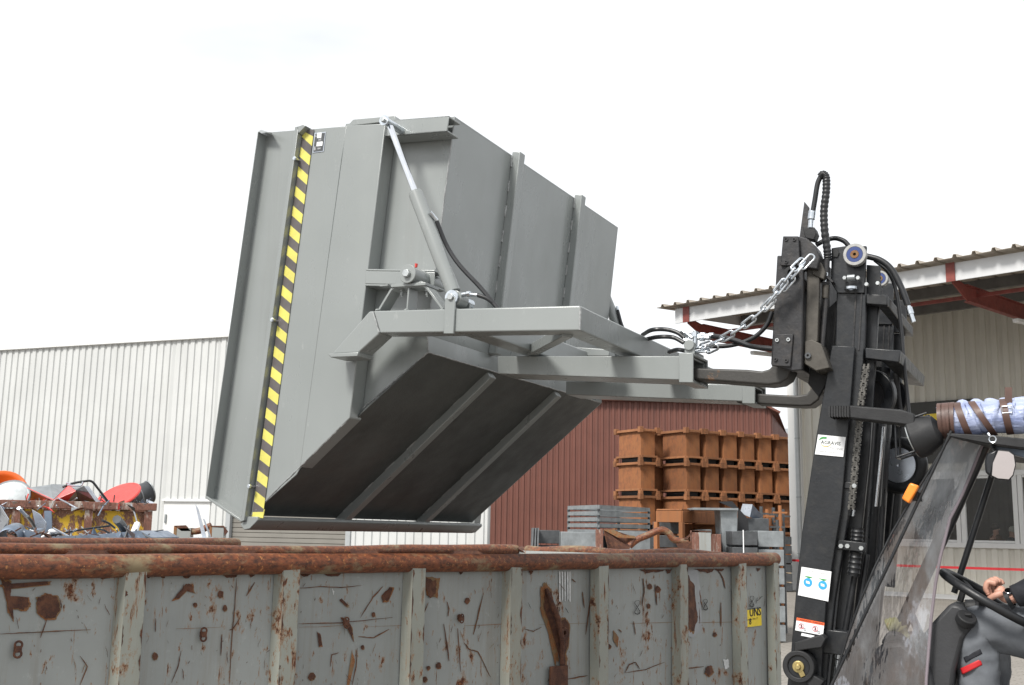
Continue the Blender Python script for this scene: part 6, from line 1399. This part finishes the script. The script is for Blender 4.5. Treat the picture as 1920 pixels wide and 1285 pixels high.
links([(1440, 570), (1458, 545), (1476, 522), (1492, 500), (1512, 482)], [4.235, 4.22, 4.22, 4.22, 4.26])
links([(1305, 660), (1330, 657), (1352, 645)], [4.37, 4.35, 4.31])

# ================================================================ ROLLED TARPAULIN on the roof
m, t, b = mk('tarp_fabric'); co = oc(t)
c_ = ramp(t, noise(t, co, 5, 5, .6, (1, 1, 5)), [(.30, (.17, .21, .38)), (.50, (.32, .37, .54)), (.72, (.45, .49, .61))]); t.links.new(c_, b.inputs['Base Color']); b.inputs['Roughness'].default_value = .35
bump(t, b, noise(t, co, 9, 5, .6, (1, 1, 4)), .6, .02)
LEATH = plain('brown_leather', (.085, .045, .035), .5, 0, .25, 20)
a, b_ = onC(1770, 790, 4.36), onC(1990, 774, 4.36); d = (b_ - a).normalized(); L = (b_ - a).length
tarp = thing('rolled_tarpaulin', a.lerp(b_, .5) - Z * .07, 'blue and white rolled tarpaulin buckled with brown straps on the truck roof', 'tarpaulin')
nn = 60; mb = MB(); P = [a.lerp(b_, i / nn) + Z * .004 * math.sin(i * .8) for i in range(nn + 1)]; mb.tube(P, [.058 + .004 * math.sin(i * .55) + .003 * math.sin(i * 1.7) for i in range(nn + 1)], 28); mb.build('roll', MATS['tarp_fabric'], tarp, smooth=180)
mb = MB(); mb.tube([p + Z * .052 + W * .03 for p in P[8:]], [.02 + .004 * math.sin(i * .9) for i in range(nn - 7)], 14); mb.build('loose_flap', MATS['tarp_fabric'], tarp, smooth=180)
u, v_ = perp(d)
def strap(x, slant, wd=.024, R_=.066):
    mid = onC(x, 785, 4.36); s_ = (mid - a).dot(d); ring_ = []
    mb = MB(); vs_ = []; n = 36
    for k in range(n):
        an = 2 * math.pi * k / n; rad = u * math.cos(an) + v_ * math.sin(an); cpos = a + d * (s_ + slant * rad.z * R_)
        for r_, e_ in ((R_, -1), (R_, 1), (R_ - .004, 1), (R_ - .004, -1)): vs_.append(cpos + rad * r_ + d * wd / 2 * e_)
    fs = [(k * 4 + e, k * 4 + (e + 1) % 4, ((k + 1) % n) * 4 + (e + 1) % 4, ((k + 1) % n) * 4 + e) for k in range(n) for e in range(4)]
    mb.add(vs_, fs); return mb.build('strap', LEATH, tarp, smooth=50)
for x, sl_ in ((1765, 0), (1772, 0), (1779, 0), (1786, .05), (1806, -.25), (1843, -.5), (1888, -.1)): s_o = strap(x, sl_, .018 if x < 1790 else .024, .068 if x < 1790 else .066)
mb = MB(); c = onC(1888, 768, 4.295); mb.tube([c + d * a_ + Z * b2 for a_, b2 in ((-.016, -.012), (.016, -.012), (.016, .012), (-.016, .012))], .0022, 8, closed=True); mb.build('buckle', ZINC, s_o)
mb = MB(); c = onC(1890, 742, 4.32); mb.bar(c - Z * .03, c + Z * .03 + d * .003, .024, .004, W); mb.build('strap_end', LEATH, s_o)
mb = MB(); mb.cyl(onC(1853, 813, 4.32), onC(1862, 832, 4.31), .006, 8); mb.torus(onC(1861, 824, 4.30), W, .012, .003, 16, 6); mb.build('roof_buckle', ZINC, tarp)

# ================================================================ DRIVER
kn = onC(1842, 1182, 4.60); ak, zk = kn.dot(A), kn.z
drv = thing('person', acz(ak + .45, 4.8, .95), 'driver in grey trousers with red stripe and dark sleeve, hand on the steering wheel', 'person')
wr = onC(1890, 1124, 4.555); palm = onC(1868, 1106, 4.56)
hipL = acz(ak + .46, 4.70, zk - .03); hipR = acz(ak + .46, 4.90, zk - .03); kR = acz(ak + .02, 4.98, zk); anL = acz(ak - .02, 4.60, zk - .46); anR = acz(ak - .04, 4.98, zk - .46)
pel = acz(ak + .50, 4.80, zk + .0); sp1 = acz(ak + .50, 4.80, zk + .25); sp2_ = acz(ak + .46, 4.80, zk + .47); nk = acz(ak + .44, 4.80, zk + .60); hd = acz(ak + .41, 4.80, zk + .72); hd2 = acz(ak + .41, 4.80, zk + .80)
shL = acz(ak + .46, 4.61, zk + .50); shR = acz(ak + .46, 4.99, zk + .50); elL = acz(ak + .36, 4.52, zk + .24); elR = acz(ak + .26, 5.06, zk + .26); wrR = hub + W * .19 + A * .12
J = [pel, sp1, sp2_, nk, hd, hd2, shL, elL, wr, shR, elR, wrR, hipL, kn, anL, hipR, kR, anR, anL - A * .16 - Z * .05, anR - A * .16 - Z * .05]
Ed = [(0, 1), (1, 2), (2, 3), (3, 4), (4, 5), (2, 6), (6, 7), (7, 8), (2, 9), (9, 10), (10, 11), (0, 12), (12, 13), (13, 14), (0, 15), (15, 16), (16, 17), (14, 18), (17, 19)]
Rd = [.14, .13, .15, .055, .085, .085, .06, .042, .026, .06, .042, .028, .08, .06, .04, .08, .06, .04, .035, .035]
# hand joints appended: palm and fingers gripping the rim
rimdir = D1
def addj(p, r_, par): J.append(p); Rd.append(r_); Ed.append((par, len(J) - 1)); return len(J) - 1
pk = addj(palm.lerp(wr, .55), .024, 8); pm = addj(palm + Z * .012, .027, pk)
rimp = hub + (D1 * -.10 - W * math.sqrt(SR * SR - .01)); 
org_ = ORG[drv.name]
me = bpy.data.meshes.new('body'); me.from_pydata([tuple(p - org_) for p in J], Ed, []); bo = bpy.data.objects.new('body', me); COL.objects.link(bo); bo.parent = drv; ORG[bo.name] = org_
me.materials.append(SKIN); bo.modifiers.new('k', 'SKIN')
for v0, r_ in zip(me.skin_vertices[0].data, Rd): v0.radius = (r_, r_)
me.skin_vertices[0].data[0].use_root = True
mm = bo.modifiers.new('s', 'SUBSURF'); mm.levels = 2; mm.render_levels = 2
for p in me.polygons: p.use_smooth = True
# fingers : bent chains rooted in the palm, closing over the rim
fd_ = (palm - wr).normalized()
kx = [(1851, 1093), (1856, 1089), (1863, 1087), (1871, 1087)]
fing = [[(1868, 1094), (1853, 1092), (1848, 1103), (1852, 1113)], [(1871, 1093), (1859, 1088), (1853, 1098), (1857, 1112)], [(1875, 1093), (1866, 1086), (1860, 1095), (1863, 1112)], [(1880, 1097), (1874, 1089), (1869, 1099), (1871, 1112)]]
for i, f_ in enumerate(fing):
    cc0 = 4.535 + .021 * i
    pts = smooth_path([onC(x, y, cc0 + (.0, .0, .0, .004)[j]) for j, (x, y) in enumerate(f_)], 5); n = len(pts)
    mb = MB(); mb.tube(pts, [.0115 * (1 - .28 * k / n) * (.75 if k in (0, n - 1) else 1) for k in range(n)], 12); mb.ball(pts[-1], .008, 10, 6); mb.build('finger', SKIN, bo, smooth=180)
pts = smooth_path([onC(1878, 1112, 4.53), onC(1868, 1116, 4.525), onC(1858, 1121, 4.53), onC(1852, 1126, 4.54)], 5); mb = MB(); mb.tube(pts, [.013 * (1 - .3 * k / len(pts)) for k in range(len(pts))], 12); mb.ball(pts[-1], .009, 10, 6); mb.build('thumb', SKIN, bo, smooth=180)
# clothes
CLO = plain('trouser_cloth', (.12, .13, .145), .85, 0, .18, 9, .5, 30)
JAC = plain('jacket_cloth', (.012, .013, .018), .8, 0, .3, 12, .4, 60)
from mathutils import noise as mnoise
def cloth(name, pts, rad, mat, fold=.05, n=44, seg=16, par=None):
    sp_ = smooth_path(pts, seg); m_ = len(sp_); rr = []
    xs_ = np.linspace(0, len(rad) - 1, m_)
    base_r = np.interp(xs_, range(len(rad)), rad)
    mb = MB(); mb.tube(sp_, [float(r_) for r_ in base_r], n)
    for k in range(len(mb.v)):
        i = k // n; j = k % n; c = sp_[min(i, m_ - 1)]; dv = mb.v[k] - c
        p_ = mb.v[k]; q_ = Vector((p_.x * 9, p_.y * 9, p_.z * 15)); q2_ = Vector((p_.x * 22 + p_.z * 14, p_.y * 22, p_.z * 20))
        rdg = 1 - abs(mnoise.noise(q_)) * 2.2; mb.v[k] = c + dv * (1 + fold * (1.9 * (rdg - .5) + .8 * mnoise.noise(q2_)))
    return mb.build(name, mat, par or bo, smooth=180)
cloth('trouser_leg', [hipL + A * .08, hipL, hipL.lerp(kn, .5), kn - A * .005 + Z * .01, kn.lerp(anL, .25) - A * .02, kn.lerp(anL, .6), anL], [.10, .105, .098, .088, .078, .072, .068], CLO, .045)
cloth('trouser_leg', [hipR + A * .08, hipR, hipR.lerp(kR, .5), kR, kR.lerp(anR, .5), anR], [.10, .105, .095, .085, .075, .065], CLO, .04)
cloth('jacket', [pel - Z * .04, pel + Z * .08, sp1, sp2_, nk - Z * .03], [.17, .17, .165, .17, .07], JAC, .03)
cloth('sleeve', [shL, shL.lerp(elL, .5), elL, elL.lerp(wr, .5), wr.lerp(elL, .10)], [.075, .062, .056, .05, .042], JAC, .05)
cloth('sleeve', [shR, shR.lerp(elR, .5), elR, wrR], [.075, .062, .056, .042], JAC, .05)
# knee stripes
def band(s0, s1, mat, name):
    q = [[(1795, 1256), (1834, 1232), (1836, 1240), (1800, 1262)], [(1808, 1232), (1840, 1214), (1840, 1222), (1806, 1240)]]
mb = MB()
def onleg(x, y): return onC(x, y, 4.60 - .086)
SH = [(1800, 1254, 1838, 1236, 11, plain('stripe_red', (.50, .015, .02), .6), 'red_stripe'), (1806, 1233, 1838, 1217, 9, JAC, 'black_stripe')]
for x0_, y0_, x1_, y1_, h_, m_, nm in SH:
    mb = MB()
    def sf(u, v2, x0_=x0_, y0_=y0_, x1_=x1_, y1_=y1_, h_=h_):
        x = x0_ + (x1_ - x0_) * u + 4 * v2; y = y0_ + (y1_ - y0_) * u + h_ * v2
        e_ = (x - 1826) / 38.; return onC(x, y, 4.60 - .083 * math.sqrt(max(.12, 1 - e_ * e_)))
    mb.grid(sf, 12, 4); mb.build(nm, m_, bo, solid=.003)
mb = MB(); wc = wr.lerp(elL, .02); wd_ = (elL - wr).normalized(); mb.ring(wc, wd_, .031, .036, .016, 26); wa = tag(mb.build('wrist_watch', RUBBER), 'black wrist watch with bright face on the driver near the steering wheel', 'watch')
mb = MB(); t_ = (Z * .75 - W * .6).normalized(); mb.cyl(wc + t_ * .032, wc + t_ * .040, .015, 20); mb.build('watch_case', CHROME, wa, bevel=.001)
for a_ in (anL, anR):
    mb = MB(); mb.tube([a_ + Z * .05, a_ - Z * .03, a_ - Z * .06 - A * .05, a_ - Z * .075 - A * .16, a_ - Z * .085 - A * .22], [.06, .062, .06, .05, .03], 16); mb.build('work_boot', RUBBER, bo, smooth=60)
# head
mb = MB(); mb.ball(hd + Z * .045 + A * .012, .098, 20, 12, (1.02, .95, 1.08)); mb.build('hair', plain('brown_hair', (.06, .035, .02), .7), bo)
mb = MB(); fwd = -A; mb.tube([hd + fwd * .085 + Z * .03, hd + fwd * .108 - Z * .005, hd + fwd * .09 - Z * .012], [.007, .012, .010], 10); mb.build('nose', SKIN, bo, smooth=180)
for sg_ in (-1, 1):
    mb = MB(); mb.ball(hd + fwd * .084 + W * .032 * sg_ + Z * .025, .011, 12, 8); mb.build('eye', WHITE, bo); mb = MB(); mb.ball(hd + W * .09 * sg_ + Z * .0, .022, 10, 8, (.9, .5, 1.3)); mb.build('ear', SKIN, bo)
mb = MB(); mb.bar(hd + fwd * .088 - W * .022 - Z * .042, hd + fwd * .088 + W * .022 - Z * .042, .008, .008); mb.build('mouth', REDP, bo, bevel=.003)
